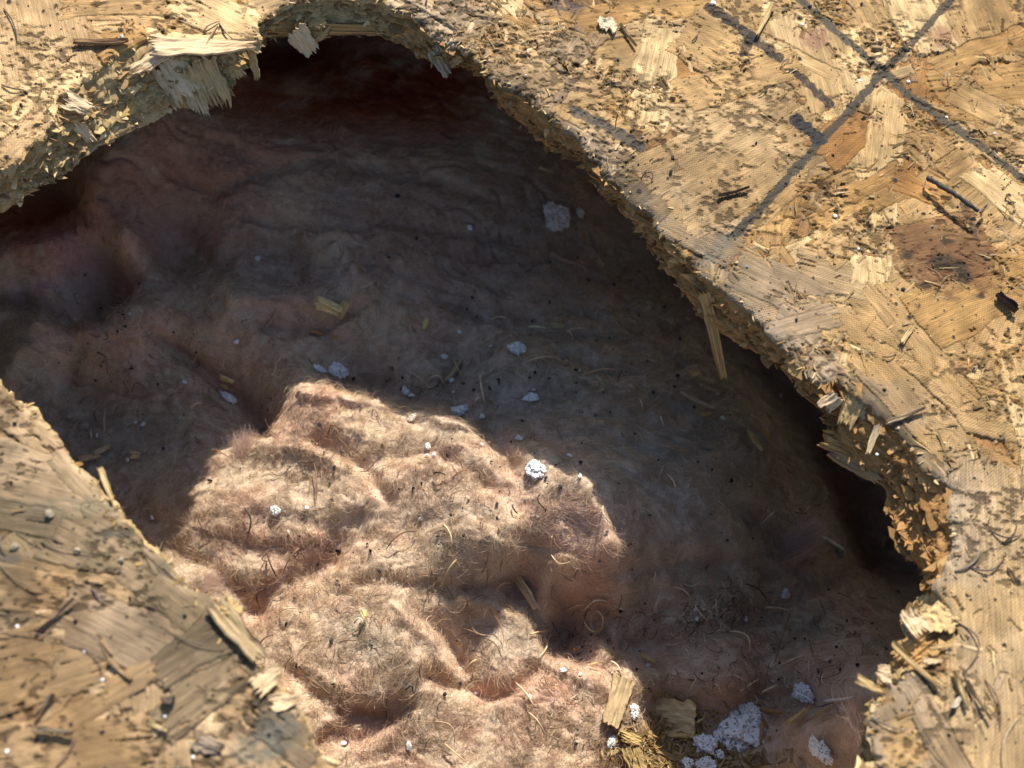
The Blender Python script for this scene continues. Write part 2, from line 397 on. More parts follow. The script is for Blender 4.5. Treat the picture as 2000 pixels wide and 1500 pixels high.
    while n_f < 2600 and tries < 60000:
        tries += 1
        cx, cy = r.uniform(-0.15, 0.17), r.uniform(-0.10, 0.155)
        i = min(np.searchsorted(xs, cx), nx - 1); j = min(np.searchsorted(ys, cy), ny - 1)
        if r.random() > rough[i, j] * (1 - .5 * W[i, j]) or D[i, j] < -0.001: continue
        n_f += 1
        t_ = TONES[['tan', 'cream', 'brown', 'grey', 'sand', 'gold'][r.integers(6)]]
        q = r.uniform(0.65, 1.25)
        paint(cx, cy, r.uniform(0, math.pi), r.uniform(0.0012, 0.0055), r.uniform(0.0003, 0.0011), r.uniform(0.0000, 0.0006), tuple(q * np.array(t_)), 0, rag=0.0004, seed=int(r.integers(1, 4000)), groove=0.0003, tilt=r.normal(0, 0.05))
    # pitted, flaky patches: light flakes with dark gaps
    fl = fbm(X / 0.0016, Y / 0.0011, 81, 3)
    patch = smooth(0.46, 0.60, fbm(X / 0.013, Y / 0.013, 85, 3)) * 0.9 + rough * 0.5
    dk = smooth(0.47, 0.36, fl) * np.clip(patch, 0, 1)
    C *= (1 - 0.62 * dk)[..., None]
    C = C * (1 + 0.3 * (smooth(0.55, 0.68, fl) * np.clip(patch, 0, 1))[..., None])
    H -= dk * 0.0003
    # general undulation and soft weather wear
    H += (fbm(X / 0.02, Y / 0.02, 90, 3) - 0.5) * 0.0012
    def blend(mask, col, k=1.0):
        m = np.clip(mask, 0, 1)[..., None] * k
        C[:] = C * (1 - m) + np.array(col, np.float32) * m
    def tint(mask, mul):
        m = np.clip(mask, 0, 1)[..., None]
        C[:] = C * (1 - m) + C * np.array(mul, np.float32) * m
    n1 = fbm(X / 0.010, Y / 0.010, 95, 4); n2 = fbm(X / 0.0016, Y / 0.0016, 96, 4); n3 = fbm(X / 0.0006, Y / 0.0006, 97, 2)
    # greyed band along the broken edge on the right, browner sheet on the lower left, paler sheet on the upper left
    right = (px > 760) & (px - py > -300)
    band = np.exp(-np.clip(D, 0, 1) / 0.010) * right * smooth(0.3, 0.55, n1)
    grey = C.mean(-1, keepdims=True) * np.array([1.12, 1.0, 0.86], np.float32)
    C[:] = C * (1 - 0.75 * band[..., None]) + grey * 0.88 * 0.75 * band[..., None]
    ll = smooth(0, 1, np.clip((py - 690) / 60, 0, 1)) * smooth(1000, 850, px) * (px < 900)
    gl = C.mean(-1, keepdims=True) * np.array([1.22, 1.0, 0.66], np.float32); ml = ll[..., None] * .55
    C[:] = C * (1 - ml) + gl * ml
    tint(ll, (0.92, 0.92, 1.02))
    tint(ll * smooth(0.4, 0.65, fbm(X / 0.014, Y / 0.014, 99, 4)) * smooth(1330, 1180, py), (0.62, 0.64, 0.66))
    ul = smooth(760, 600, px) * smooth(500, 420, py)
    tint(ul, (1.12, 1.10, 1.12))
    C[:] = np.clip(C, 0, None) * np.array([0.97, 0.87, 0.745], np.float32) * (0.60 + 0.70 * fbm(X / 0.0045, Y / 0.0045, 120, 4))[..., None]
    # dirt wash
    tint(smooth(0.58, 0.72, fbm(X / 0.03, Y / 0.03, 101, 5)), (0.78, 0.74, 0.68))
    # drawn and rubbed marks, and a dark streak by the twig
    def seg_d(a, b):
        ax, ay = a; bx, by = b; dx, dy = bx - ax, by - ay
        t = np.clip(((px - ax) * dx + (py - ay) * dy) / (dx * dx + dy * dy), 0, 1)
        return np.hypot(px - ax - t * dx, py - ay - t * dy), t
    def line(pts, w, col, k, brk=0.25):
        m = np.zeros_like(X)
        for a, b in zip(pts[:-1], pts[1:]):
            d, t = seg_d(a, b)
            d = d + (n2 - 0.5) * w * 0.7
            m = np.maximum(m, smooth(w * 0.54, w * 0.40, d))
        m *= 0.84 + 0.16 * smooth(brk + .10, brk + 0.30, n3 * 0.5 + n2 * 0.5)
        blend(m, col, k)
    MK = (0.065, 0.058, 0.042)
    line([(1540,-20),(1625,55),(1725,140)], 17, MK, .96, .10)
    line([(1725,140),(1800,205),(1880,260),(2000,350),(2080,400)], 16, MK, .95, .12)
    line([(1875,-20),(1800,65),(1725,140)], 15, (0.048, 0.042, 0.032), .92, .10)
    line([(1725,140),(1660,215),(1600,280),(1540,345),(1480,415),(1425,465)], 18, (0.048, 0.043, 0.034), .94, .08)
    line([(1425,465),(1370,520)], 30, (0.13, 0.12, 0.095), .6, .3)
    BL = (0.020, 0.019, 0.022)
    line([(1385,15),(1430,45),(1465,75),(1522,118)], 20, BL, .9, .22)
    line([(1468,72),(1452,105)], 18, BL, .8, .22)
    line([(1546,142),(1580,170),(1620,208)], 16, BL, .9, .22)
    line([(1556,236),(1575,250),(1600,275)], 26, (0.025, 0.025, 0.03), .97, .1)
    line([(1120,218),(1175,243),(1250,288)], 22, (0.045, 0.043, 0.042), .92, .3)
    line([(1300,515),(1345,525),(1375,540)], 22, (0.15, 0.14, 0.115), .6, .3)
    line([(1880,395),(1905,460)], 14, (0.04, 0.03, 0.025), .85, .3)  # dark streak running down from the twig
    def spot(x, y, rx, ry, col, k, lo=.45):
        d = np.hypot((px - x) / rx, (py - y) / ry) + (n1 - .5) * 1.2 + (n2 - .5) * 0.8
        blend(smooth(1.1, 0.5, d) * smooth(lo - .2, lo + .1, n2), col, k)
    spot(1845, 500, 115, 85, (0.13, 0.065, 0.03), .85, .25)
    for x, y, rr in [(1772,500,14),(1835,515,34),(1870,520,22),(1805,560,16),(1880,545,24),(1850,470,18),(1915,580,12),(1790,600,12),(1758,650,9)]:
        spot(x, y, rr, rr * 0.7, (0.03, 0.021, 0.014), .9, .38)
    spot(1592, 78, 32, 24, (0.20, 0.10, 0.07), .75, .3)
    spot(1835, 75, 26, 26, (0.24, 0.12, 0.07), .6, .3)
    spot(1108, 12, 44, 22, (0.05, 0.045, 0.05), .8, .5)
    spot(1620, 560, 90, 60, (0.27, 0.20, 0.12), .3, .4)
    spot(290, 1030, 50, 22, (0.10, 0.085, 0.06), .8, .4); spot(230, 1045, 60, 12, (0.08, 0.075, 0.06), .8, .4)
    spot(545, 1430, 40, 46, (0.11, 0.105, 0.085), .75, .4); spot(500, 1465, 60, 30, (0.15, 0.14, 0.11), .6, .4)
    spot(405, 1280, 40, 18, (0.19, 0.15, 0.10), .6, .4); spot(400, 1455, 30, 18, (0.16, 0.12, 0.09), .8, .2)
    spot(325, 1110, 24, 18, (0.10, 0.085, 0.06), .8, .3); spot(140, 985, 150, 30, (0.20, 0.17, 0.11), .6, .4)
    spot(15, 1090, 26, 14, (0.08, 0.07, 0.06), .7, .3)
    # black tar specks, printed as dots a quarter to a millimetre across
    for k in range(2600):
        cx, cy = r.uniform(-0.15, 0.17), r.uniform(-0.10, 0.155); rad = r.choice([0.0002, 0.00028, 0.0004, 0.0006], p=[.5, .35, .12, .03])
        i0, i1 = np.searchsorted(xs, [cx - 2 * rad, cx + 2 * rad]); j0, j1 = np.searchsorted(ys, [cy - 2 * rad, cy + 2 * rad])
        d = np.hypot(X[i0:i1, j0:j1] - cx, (Y[i0:i1, j0:j1] - cy) * r.uniform(.6, 1.4)) / rad
        m = smooth(1.3, 0.7, d)[..., None]
        C[i0:i1, j0:j1] = C[i0:i1, j0:j1] * (1 - m) + np.array([0.035, 0.028, 0.025]) * m
        H[i0:i1, j0:j1] += m[..., 0] * rad * 0.5
    # the rim: bleached fuzzy lip that rolls down into the break
    lip = smooth(0.0016, 0.0, D)
    H -= lip * 0.0005 + smooth(0.0004, -0.0004, D) * 0.0008
    C = np.clip(C * (1 + 0.10 * lip[..., None]), 0.01, 0.85)
    global BOARD_H
    BOARD_H = (xs, ys, H, D, rough)
    keep = D > -0.0002 + (vnoise(X / 0.0011, Y / 0.0011, 33) - 0.5) * 0.0006
    F, used = grid_faces(nx, ny, keep)
    V = np.stack([X, Y, H], -1).reshape(-1, 3)[used]
    mesh_obj('board_face', V, F, MAT_WOOD, root, True,
             {'tone': ('FLOAT_COLOR', C.reshape(-1, 3)[used]), 'grain': ('FLOAT_VECTOR', G.reshape(-1, 3)[used])})
    return root

def board_z(x, y):
    xs, ys, H, D, R = BOARD_H
    i = np.clip(np.searchsorted(xs, x), 0, len(xs) - 1); j = np.clip(np.searchsorted(ys, y), 0, len(ys) - 1)
    return H[i, j]

# ------------------------------------------------------------------ flakes: many small strips of wood in one mesh
def frames(d, nh):
    d = d / (np.linalg.norm(d, axis=1)[:, None] + 1e-12)
    n = nh - (nh * d).sum(1)[:, None] * d
    n /= np.linalg.norm(n, axis=1)[:, None] + 1e-12
    return d, n, np.cross(n, d)

def flakes(C0, Dr, Nh, Ln, Wd, Tk, tones, rg, nseg=4, curl=0.25, ragged=0.35, pointed=0.5, centred=False):
    """strips starting at C0 running along Dr; returns verts, faces, tone, grain"""
    n = len(C0); d, nn, s = frames(Dr, Nh)
    k = nseg + 1
    t = np.linspace(0, 1, k)
    off = -0.5 if centred else 0.0
    bend = rg.normal(0, curl, n)[:, None] * Ln[:, None]
    twist = rg.normal(0, 0.25, n)[:, None] * t[None]
    wprof = np.ones((n, k)) * (1 - rg.uniform(0, pointed, n)[:, None] * t[None] ** 1.5)
    wprof *= 1 + rg.normal(0, ragged * 0.35, (n, k))
    wprof[:, -1] *= rg.uniform(0.15, 0.9, n)
    side = rg.normal(0, 0.10, (n, k)) * Wd[:, None]
    V = np.zeros((n, k, 4, 3)); 
    for q in range(k):
        c = C0 + d * (Ln * (t[q] + off))[:, None] + nn * (bend[:, 0] * (t[q] + off) ** 2)[:, None] + s * side[:, q][:, None]
        ct, st = np.cos(twist[:, q])[:, None], np.sin(twist[:, q])[:, None]
        ss = s * ct + nn * st; n2 = nn * ct - s * st
        hw = (Wd * wprof[:, q] * 0.5)[:, None]; ht = (Tk * 0.5)[:, None]
        # ragged tip: one corner further than the other
        ex = d * ((rg.uniform(-.18, .18, n) * Ln) if q == k - 1 else np.zeros(n))[:, None]
        V[:, q, 0] = c - ss * hw - n2 * ht - ex; V[:, q, 1] = c + ss * hw - n2 * ht + ex
        V[:, q, 2] = c + ss * hw + n2 * ht + ex; V[:, q, 3] = c - ss * hw + n2 * ht - ex
    f = []
    for q in range(nseg):
        b = q * 4
        for e in range(4):
            e2 = (e + 1) % 4
            f.append([b + e, b + e2, b + 4 + e2, b + 4 + e])
    f.append([0, 3, 2, 1]); b = nseg * 4; f.append([b, b + 1, b + 2, b + 3])
    f = np.array(f)
    F = (f[None] + (np.arange(n) * k * 4)[:, None, None]).reshape(-1, 4)
    tone = np.repeat(tones, k * 4, 0)
    g = np.zeros((n, k, 4, 3)); sd = rg.uniform(0, 500, n)
    g[..., 0] = (t[None, :, None] * Ln[:, None, None]) * 1000 + sd[:, None, None]
    g[..., 1] = (np.array([-.5, .5, .5, -.5])[None, None] * Wd[:, None, None]) * 1000 + sd[:, None, None]
    g[..., 2] = sd[:, None, None]
    return V.reshape(-1, 3), F, tone, g.reshape(-1, 3)

def flake_obj(name, parts, mat, parent=None, smooth_shade=False):
    V, F, T, G = [], [], [], []; o = 0
    for v, f, t, g in parts:
        V.append(v); F.append(f + o); T.append(t); G.append(g); o += len(v)
    return mesh_obj(name, np.concatenate(V), np.concatenate(F), mat, parent, smooth_shade,
                    {'tone': ('FLOAT_COLOR', np.concatenate(T)), 'grain': ('FLOAT_VECTOR', np.concatenate(G))})

WT = np.array([[0.50, 0.36, 0.17], [0.42, 0.28, 0.125], [0.33, 0.21, 0.09], [0.55, 0.42, 0.225], [0.38, 0.24, 0.09], [0.27, 0.17, 0.08]])
def wood_tones(n, rg, lo=0.75, hi=1.15, w=None):
    return WT[rg.choice(len(WT), n, p=w)] * rg.uniform(lo, hi, n)[:, None]

# ------------------------------------------------------------------ the broken edge
def edge_tone(px, py, n, rg):
    """pale on the upper left, orange brown on the right"""
    t = wood_tones(n, rg)
    orange = np.clip((px - 720) / 200, 0, 1) * (py < 1160)
    o = np.array([[0.40, 0.21, 0.075]]) * rg.uniform(0.6, 1.3, n)[:, None]
    k = (orange * rg.uniform(0.6, 1.0, n))[:, None]
    ul = (px < 720)[:, None] * 1.0
    t = t * (1 - k) + o * k
    return t * (1 + ul * 0.12)

def build_edge(root):
    rg = np.random.default_rng(3)
    rows = 34
    s = np.linspace(0, 1, rows)
    n = len(EO)
    A = EO - nrm * 0.0006 + np.array([0, 0, -0.0006]); B = EI
    V = A[:, None] * (1 - s)[None, :, None] + B[:, None] * s[None, :, None]
    tt = np.repeat(tn[:, None], rows, 1); ss = np.repeat((s * TH)[None], n, 0)
    lay = fbm(tt / 0.008, ss / 0.0007 + fbm(tt / 0.01, ss * 0, 5, 2) * 3, 12, 4, 0.6) - 0.5      # layered strands
    lump = fbm(tt / 0.004, ss / 0.003, 18, 3) - 0.5
    env = np.minimum(1, np.sin(np.pi * np.clip(s, 0.02, 0.99)) * 2.5)[None]
    V = V + nrm[:, None] * ((lay * 0.0034 + lump * 0.0030) * env)[..., None]
    V[..., 2] += (lump * 0.0012) * env
    px, py = proj(V)
    tone = edge_tone(px.ravel(), py.ravel(), n * rows, np.random.default_rng(4)).reshape(n, rows, 3)
    og = (np.clip((px - 720) / 200, 0, 1) * (py < 1160))[..., None]
    base = np.array([0.42, 0.30, 0.15]) * (1 - og) + np.array([0.33, 0.17, 0.06]) * og
    blk = fbm(tt / 0.0035, ss / 0.0006, 23, 3)
    tone = (0.3 * tone + 0.7 * base) * (0.55 + 0.75 * blk)[..., None]
    idx = np.arange(n * rows).reshape(n, rows)
    a = idx; b = np.roll(idx, -1, 0)
    F = np.stack([a[:, :-1], b[:, :-1], b[:, 1:], a[:, 1:]], -1).reshape(-1, 4)
    G = np.stack([tt * 1000, ss * 1000 * 1.5, tt * 0], -1)
    # underside, so that the sheet is closed below
    mesh_obj('broken_edge', V.reshape(-1, 3), F, MAT_SPL, root, True,
             {'tone': ('FLOAT_COLOR', tone.reshape(-1, 3)), 'grain': ('FLOAT_VECTOR', G.reshape(-1, 3))})
    # splinters standing out of the break
    m = 8000
    i = rg.integers(0, n, m); sv = .14 + .86 * rg.beta(1.1, 1.0, m)
    clus = fbm(tn[i] / 0.006, sv * 3, 88, 3); keepc = rg.random(m) < smooth(.30, .62, clus) + .12
    i, sv = i[keepc], sv[keepc]; m = len(i)
    V0 = V[i, (sv * (rows - 1)).astype(int)]
    px0, py0 = proj(V0)
    show = (px0 > -120) & (px0 < 2100) & (py0 > -120) & (py0 < 1600)
    ll = (px0 < 700) & (py0 > 700)
    show &= ~(ll & (rg.random(m) > 0.3))
    V0, i, sv, px0, py0 = V0[show], i[show], sv[show], px0[show], py0[show]; m = len(V0)
    tg = tang[i]; nr = nrm[i]
    ang = fbm(tn[i] / 0.004, sv * 4, 89, 2) * 6 - 3 + rg.normal(0, 0.5, m)
    ang = np.clip(ang, -1.9, 1.9)
    d = nr * np.cos(ang)[:, None] + tg * np.sin(ang)[:, None]
    d[:, 2] += rg.normal(-0.10, 0.15, m)
    nh = np.tile([0, 0, 1.0], (m, 1)) + nr * rg.normal(.35, 0.45, m)[:, None] + rg.normal(0, 0.2, (m, 3))
    big = rg.random(m) ** 3; wide = rg.random(m) < .30
    Ln = 0.0006 + big * 0.0032 + wide * rg.uniform(.0005, .0018, m); Wd = 0.00012 + rg.random(m) ** 2 * 0.0005 + wide * rg.uniform(.0004, .0018, m); Tk = rg.uniform(0.00006, 0.00022, m)
    ll2 = (px0 < 700) & (py0 > 700); Ln[ll2] *= 0.5
    V0 = V0 - d * (Ln * 0.45)[:, None]
    tones = edge_tone(px0, py0, m, rg) * rg.uniform(0.6, 1.25, m)[:, None]
    parts = [flakes(V0, d, nh, Ln, Wd, Tk, tones, rg, 3, 0.12)]
    m = 1100
    i = rg.integers(0, n, m); kp = (fbm(tn[i] / 0.012, i * 0.0, 91, 2) > .38) & ~((px[i, 0] < 700) & (py[i, 0] > 700)); i = i[kp]; m = len(i)
    sv = rg.uniform(.05, .95, m); V2 = V[i, (sv * (rows - 1)).astype(int)]
    sg = np.where(rg.random(m) < .5, 1, -1); ang = sg * rg.uniform(.7, 1.45, m)
    d = nrm[i] * np.cos(ang)[:, None] + tang[i] * np.sin(ang)[:, None]; d[:, 2] += rg.normal(-.05, .10, m)
    Ln = rg.uniform(.003, .008, m); Wd = rg.uniform(.0008, .0032, m)
    px2, py2 = proj(V2)
    parts.append(flakes(V2 - d * (Ln * .62)[:, None], d, np.tile([0, 0, 1.0], (m, 1)) + nrm[i] * .3 + rg.normal(0, .12, (m, 3)), Ln, Wd, rg.uniform(.0002, .0005, m), edge_tone(px2, py2, m, rg) * rg.uniform(.7, 1.2, m)[:, None], rg, 6, .06, .6, .25))
    # lip fuzz along the top rim, lying on the face
    m = 500
    i = rg.integers(0, n, m); V1 = EO[i] - nrm[i] * rg.exponential(0.0012, m)[:, None]
    px1, py1 = proj(V1); show = (px1 > -120) & (px1 < 2100) & (py1 > -120) & (py1 < 1600)
    V1, i, px1, py1 = V1[show], i[show], px1[show], py1[show]; m = len(V1)
    V1[:, 2] = board_z(V1[:, 0], V1[:, 1]) + 0.00015
    ang = rg.normal(0, 1.0, m); d = nrm[i] * np.cos(ang)[:, None] + tang[i] * np.sin(ang)[:, None]; d[:, 2] += rg.normal(0.0, 0.08, m)
    Ln = rg.uniform(0.0004, 0.002, m); Wd = rg.uniform(0.0001, 0.0007, m)
    parts.append(flakes(V1, d, np.tile([0, 0, 1.0], (m, 1)) + rg.normal(0, .3, (m, 3)), Ln, Wd, rg.uniform(0.00006, 0.00018, m), wood_tones(m, rg, .7, 1.05), rg, 3, 0.1))
    tag(flake_obj('edge_splinters', parts, MAT_SPL, root), 'fine ragged splinters bristling along the broken edge', kind='stuff')

# ------------------------------------------------------------------ one bigger flake as an object
def flake_single(name, p0, p1, width, thick=0.0006, tone=(0.45, 0.32, 0.17), parent=None, nh=(0, 0, 1), curl=0.05, taper=0.2, seed=0, rag=0.12, nu=26, nv=14, mat=None, taper0=0.0):
    rg = np.random.default_rng(900 + seed)
    p0 = np.array(p0, float); p1 = np.array(p1, float)
    d, n_, s_ = frames((p1 - p0)[None], np.array(nh, float)[None]); d, n_, s_ = d[0], n_[0], s_[0]
    L = np.linalg.norm(p1 - p0)
    u = np.linspace(0, 1, nu)[:, None] * np.ones((1, nv)); v = np.ones((nu, 1)) * np.linspace(-1, 1, nv)[None]
    endr = rg.uniform(-1, 1, nv); endr2 = rg.uniform(-1, 1, nv)
    w = width / 2 * (1 - taper * u ** 2) * (1 - taper0 * (1 - u) ** 2)
    w = w * (1 + (fbm(u * 6 + seed, np.sign(v) * 2.0 + 5, 9, 3) - 0.5) * 0.5)
    uu = u * L + (endr[None] * smooth(.6, 1, u) + endr2[None] * smooth(.4, 0, u)) * rag * min(L, width * 1.4)
    h = curl * L * (2 * u - 1) ** 2 + (fbm(u * 3 + seed, v * 2 + 3, 14, 3) - 0.5) * width * 0.22
    streak = (vnoise(v * 7 + seed, u * 1.2, 31) - 0.5) * thick * 0.9
    base = p0 + d * uu[..., None] + s_ * (v * w)[..., None] + n_ * h[..., None]
    top = base + n_ * (thick / 2 + streak)[..., None]; bot = base - n_ * (thick / 2)
    V = np.concatenate([top.reshape(-1, 3), bot.reshape(-1, 3)])
    N = nu * nv
    F, _ = grid_faces(nu, nv); fl = [F, F[:, ::-1] + N]
    idx = np.arange(N).reshape(nu, nv)
    ring = np.concatenate([idx[:-1, 0], idx[-1, :-1], idx[::-1, -1][:-1], idx[0, ::-1][:-1]])
    nx_ = np.roll(ring, -1)
    fl.append(np.stack([ring, nx_, nx_ + N, ring + N], 1))
    g = np.stack([uu * 1000 + seed * 31, v * w * 1000 + seed * 3, u * 0 + seed], -1).reshape(-1, 3)
    var = 0.8 + 0.4 * fbm(u * 3 + seed, v * 5, 17, 3)
    tn_ = (np.array(tone)[None, None] * var[..., None]).reshape(-1, 3)
    return mesh_obj(name, V, np.concatenate(fl), mat or MAT_SPL, parent, False,
                    {'tone': ('FLOAT_COLOR', np.concatenate([tn_, tn_])), 'grain': ('FLOAT_VECTOR', np.concatenate([g, g]))})

PALE = (0.58, 0.43, 0.26); TAN = (0.45, 0.31, 0.145); ORG = (0.44, 0.26, 0.10); BRN = (0.30, 0.19, 0.10); GRY = (0.36, 0.29, 0.20)
def build_splinters(root):
    # (top px, top z mm, end px, end z mm, width mm, thick mm, tone, normal hint, label)
    L = [
     ((1376,570),-4,(1413,735),-20,3.0,.7,ORG,(-.4,-.3,.8),'long tan splinter dangling into the hole from the right edge'),
     ((486,84),-1,(503,152),-9,2.4,.5,TAN,(.2,-.9,.3),'narrow flat splinter hanging straight down from the upper rim'),
     ((300,92),.8,(492,92),1.2,7.0,.6,PALE,(0,.1,1),'broad cream strand lifting off the upper left rim'),
     ((330,108),-1,(385,185),-7,8.0,.7,PALE,(.2,-.7,.6),None), ((385,118),-1,(425,195),-8,9.0,.7,TAN,(.2,-.8,.5),None),
     ((315,130),-3,(350,205),-10,5.0,.6,PALE,(-.2,-.7,.6),None), ((330,95),0,(262,140),-2,5.0,.6,PALE,(-.3,-.3,.9),'pale torn flake poking left over the upper left break'),
     ((355,140),-4,(395,218),-11,6.0,.6,PALE,(.1,-.8,.5),None), ((420,120),-3,(440,205),-10,5.0,.6,TAN,(.3,-.8,.4),None), ((440,110),-2,(468,150),-6,5.0,.5,TAN,(.4,-.5,.6),None),
     ((575,60),-6,(612,102),-12,6.5,.5,PALE,(.1,-.8,.5),'small ragged pale flake hanging under the top rim'), ((630,50),-7,(600,84),-11,5.0,.5,TAN,(0,-.8,.5),None),
     ((520,52),-7,(735,60),-9,3.0,1.2,ORG,(0,-.6,.7),'long orange strand lying flat along the underside of the top break'),
     ((845,95),-5,(874,145),-11,4.0,.6,GRY,(.3,-.7,.4),None), ((900,112),-5,(880,128),-7,2.2,.4,TAN,(0,-.5,.8),None),
     ((130,195),0,(178,215),-1,4.5,.6,PALE,(.1,-.2,1),None), ((95,225),-1,(150,225),-3,4.0,.6,ORG,(0,-.5,.8),None),
     ((150,240),-4,(180,275),-8,3.2,.5,PALE,(.2,-.7,.6),None), ((60,300),-3,(20,330),-6,4,.5,TAN,(0,-.6,.7),None),
     ((1060,275),-7,(1053,262),-11,2,.4,ORG,(0,0,1),None),
     ((1632,770),0,(1600,792),-2,2.4,.5,PALE,(-.2,-.3,1),None), ((1640,778),-1,(1618,800),-4,2.2,.5,PALE,(-.2,-.3,1),None),
     ((1672,770),-1,(1650,830),-5,5.0,.6,TAN,(-.4,-.4,.8),None), ((1705,800),-2,(1672,838),-6,6.0,.6,PALE,(-.3,-.5,.8),'square cream flake curling out of the right break'),
     ((1715,830),-1,(1695,885),-4,1.6,.4,PALE,(-.3,-.4,.8),None),
     ((1745,905),-9,(1612,855),-11,7.0,2.4,ORG,(-.1,-.4,.9),'thick orange brown block of strands jutting left under the right rim'),
     ((1720,930),-10,(1618,880),-12,4.5,1.6,BRN,(-.1,-.5,.9),None),
     ((1740,880),-6,(1775,930),-7,3.2,.6,PALE,(-.4,-.5,.7),None), ((1835,990),-8,(1745,975),-11,8.0,1.4,BRN,(-.3,-.4,.9),None),
     ((1800,1235),-1,(1770,1195),-1,5.0,.6,PALE,(0,0,1),None), ((1835,1180),-1,(1840,1235),-1,8.0,.7,(.52,.37,.18),(-.2,.1,1),'bright yellow torn strand at the lower right of the break'),
     ((1790,1245),-3,(1765,1215),-3,3.5,.6,GRY,(0,0,1),None), ((1815,1255),-3,(1765,1295),-5,6.5,2.0,ORG,(0,.1,1),'crumbly orange lump at the lower right corner of the hole'),
     ((1742,1258),1.5,(1832,1340),0.6,1.5,.5,TAN,(0,0,1),'long straight splinter crossing the lower right rim'),
     ((1675,1326),0,(1722,1350),0,1.9,.5,TAN,(0,0,1),'thin splinter pointing left from the lower right rim'),
     ((1860,1258),1,(1815,1268),1,1.0,.4,TAN,(0,0,1),None), ((1800,1292),1,(1838,1290),1,1.3,.4,PALE,(0,.1,1),None),
     ((1740,1320),0,(1715,1310),0,4,.6,PALE,(0,0,1),None),
     ((460,1180),-1,(440,1200),1,4.5,1.0,(.50,.35,.16),(.2,0,1),'yellow crumb of strands sticking up on the lower left edge'),
     ((425,1185),.5,(505,1285),.5,4.5,1.2,(.34,.25,.14),(.1,.1,1),'grey brown strand lifting along the lower left edge'),
     ((480,1240),-1,(500,1262),-1,3.2,.6,(.40,.28,.17),(.2,0,1),None), ((500,1345),.2,(545,1310),.2,4.2,.6,PALE,(0,0,1),None), ((530,1375),0,(575,1365),0,3.5,.6,PALE,(0,0,1),None),
     ((196,915),.2,(220,980),.2,1.2,.4,(.50,.36,.18),(.1,.1,1),None), ((595,1480),-1,(650,1500),-1,4,.6,PALE,(.2,0,1),None),
    ]
    for k, (a, za, b, zb, w, t, tone, nh, lab) in enumerate(L):
        p0 = P(a[0], a[1], za * MM); p1 = P(b[0], b[1], zb * MM)
        o = flake_single('splinter', p0, p1, w * MM, t * MM * .8, tone, root, nh, 0.04, 0.35, seed=k * 7 + 1, rag=0.13 + .12 * ((k * 37) % 10) / 10)
        if lab: tag(o, lab)

def build_chaff():
    """loose wood dust and shreds lying on the board"""
    xs, ys, H, D, R = BOARD_H
    rg = np.random.default_rng(21); m = 42000
    x = rg.uniform(-0.15, 0.17, m); y = rg.uniform(-0.10, 0.155, m)
    i = np.clip(np.searchsorted(xs, x), 0, len(xs) - 1); j = np.clip(np.searchsorted(ys, y), 0, len(ys) - 1)
    ok = (D[i, j] > 0.0005) & (rg.random(m) < (R[i, j] ** 1.3 * 0.45 + 0.002))
    x, y, i, j = x[ok], y[ok], i[ok], j[ok]; m = len(x)
    V0 = np.stack([x, y, H[i, j] + 0.0003], 1)
    a = rg.uniform(0, 6.28, m); d = np.stack([np.cos(a), np.sin(a), rg.normal(0, 0.10, m)], 1)
    Ln = 0.0007 + rg.random(m) ** 2.5 * 0.0050; Wd = 0.00012 + rg.random(m) ** 2 * 0.0006
    nh = np.tile([0, 0, 1.0], (m, 1)) + rg.normal(0, .3, (m, 3))
    tones = wood_tones(m, rg, .5, 1.0) * np.where(rg.random(m) < .25, 0.35, 1.0)[:, None]
    fl = flakes(V0, d, nh, Ln, Wd, rg.uniform(.00006, .0002, m), tones, rg, 3, 0.25, centred=True)
    tag(flake_obj('wood_chaff', [fl], MAT_SPL), 'loose pale wood shreds and dust scattered over the board', 'wood shreds', kind='stuff')

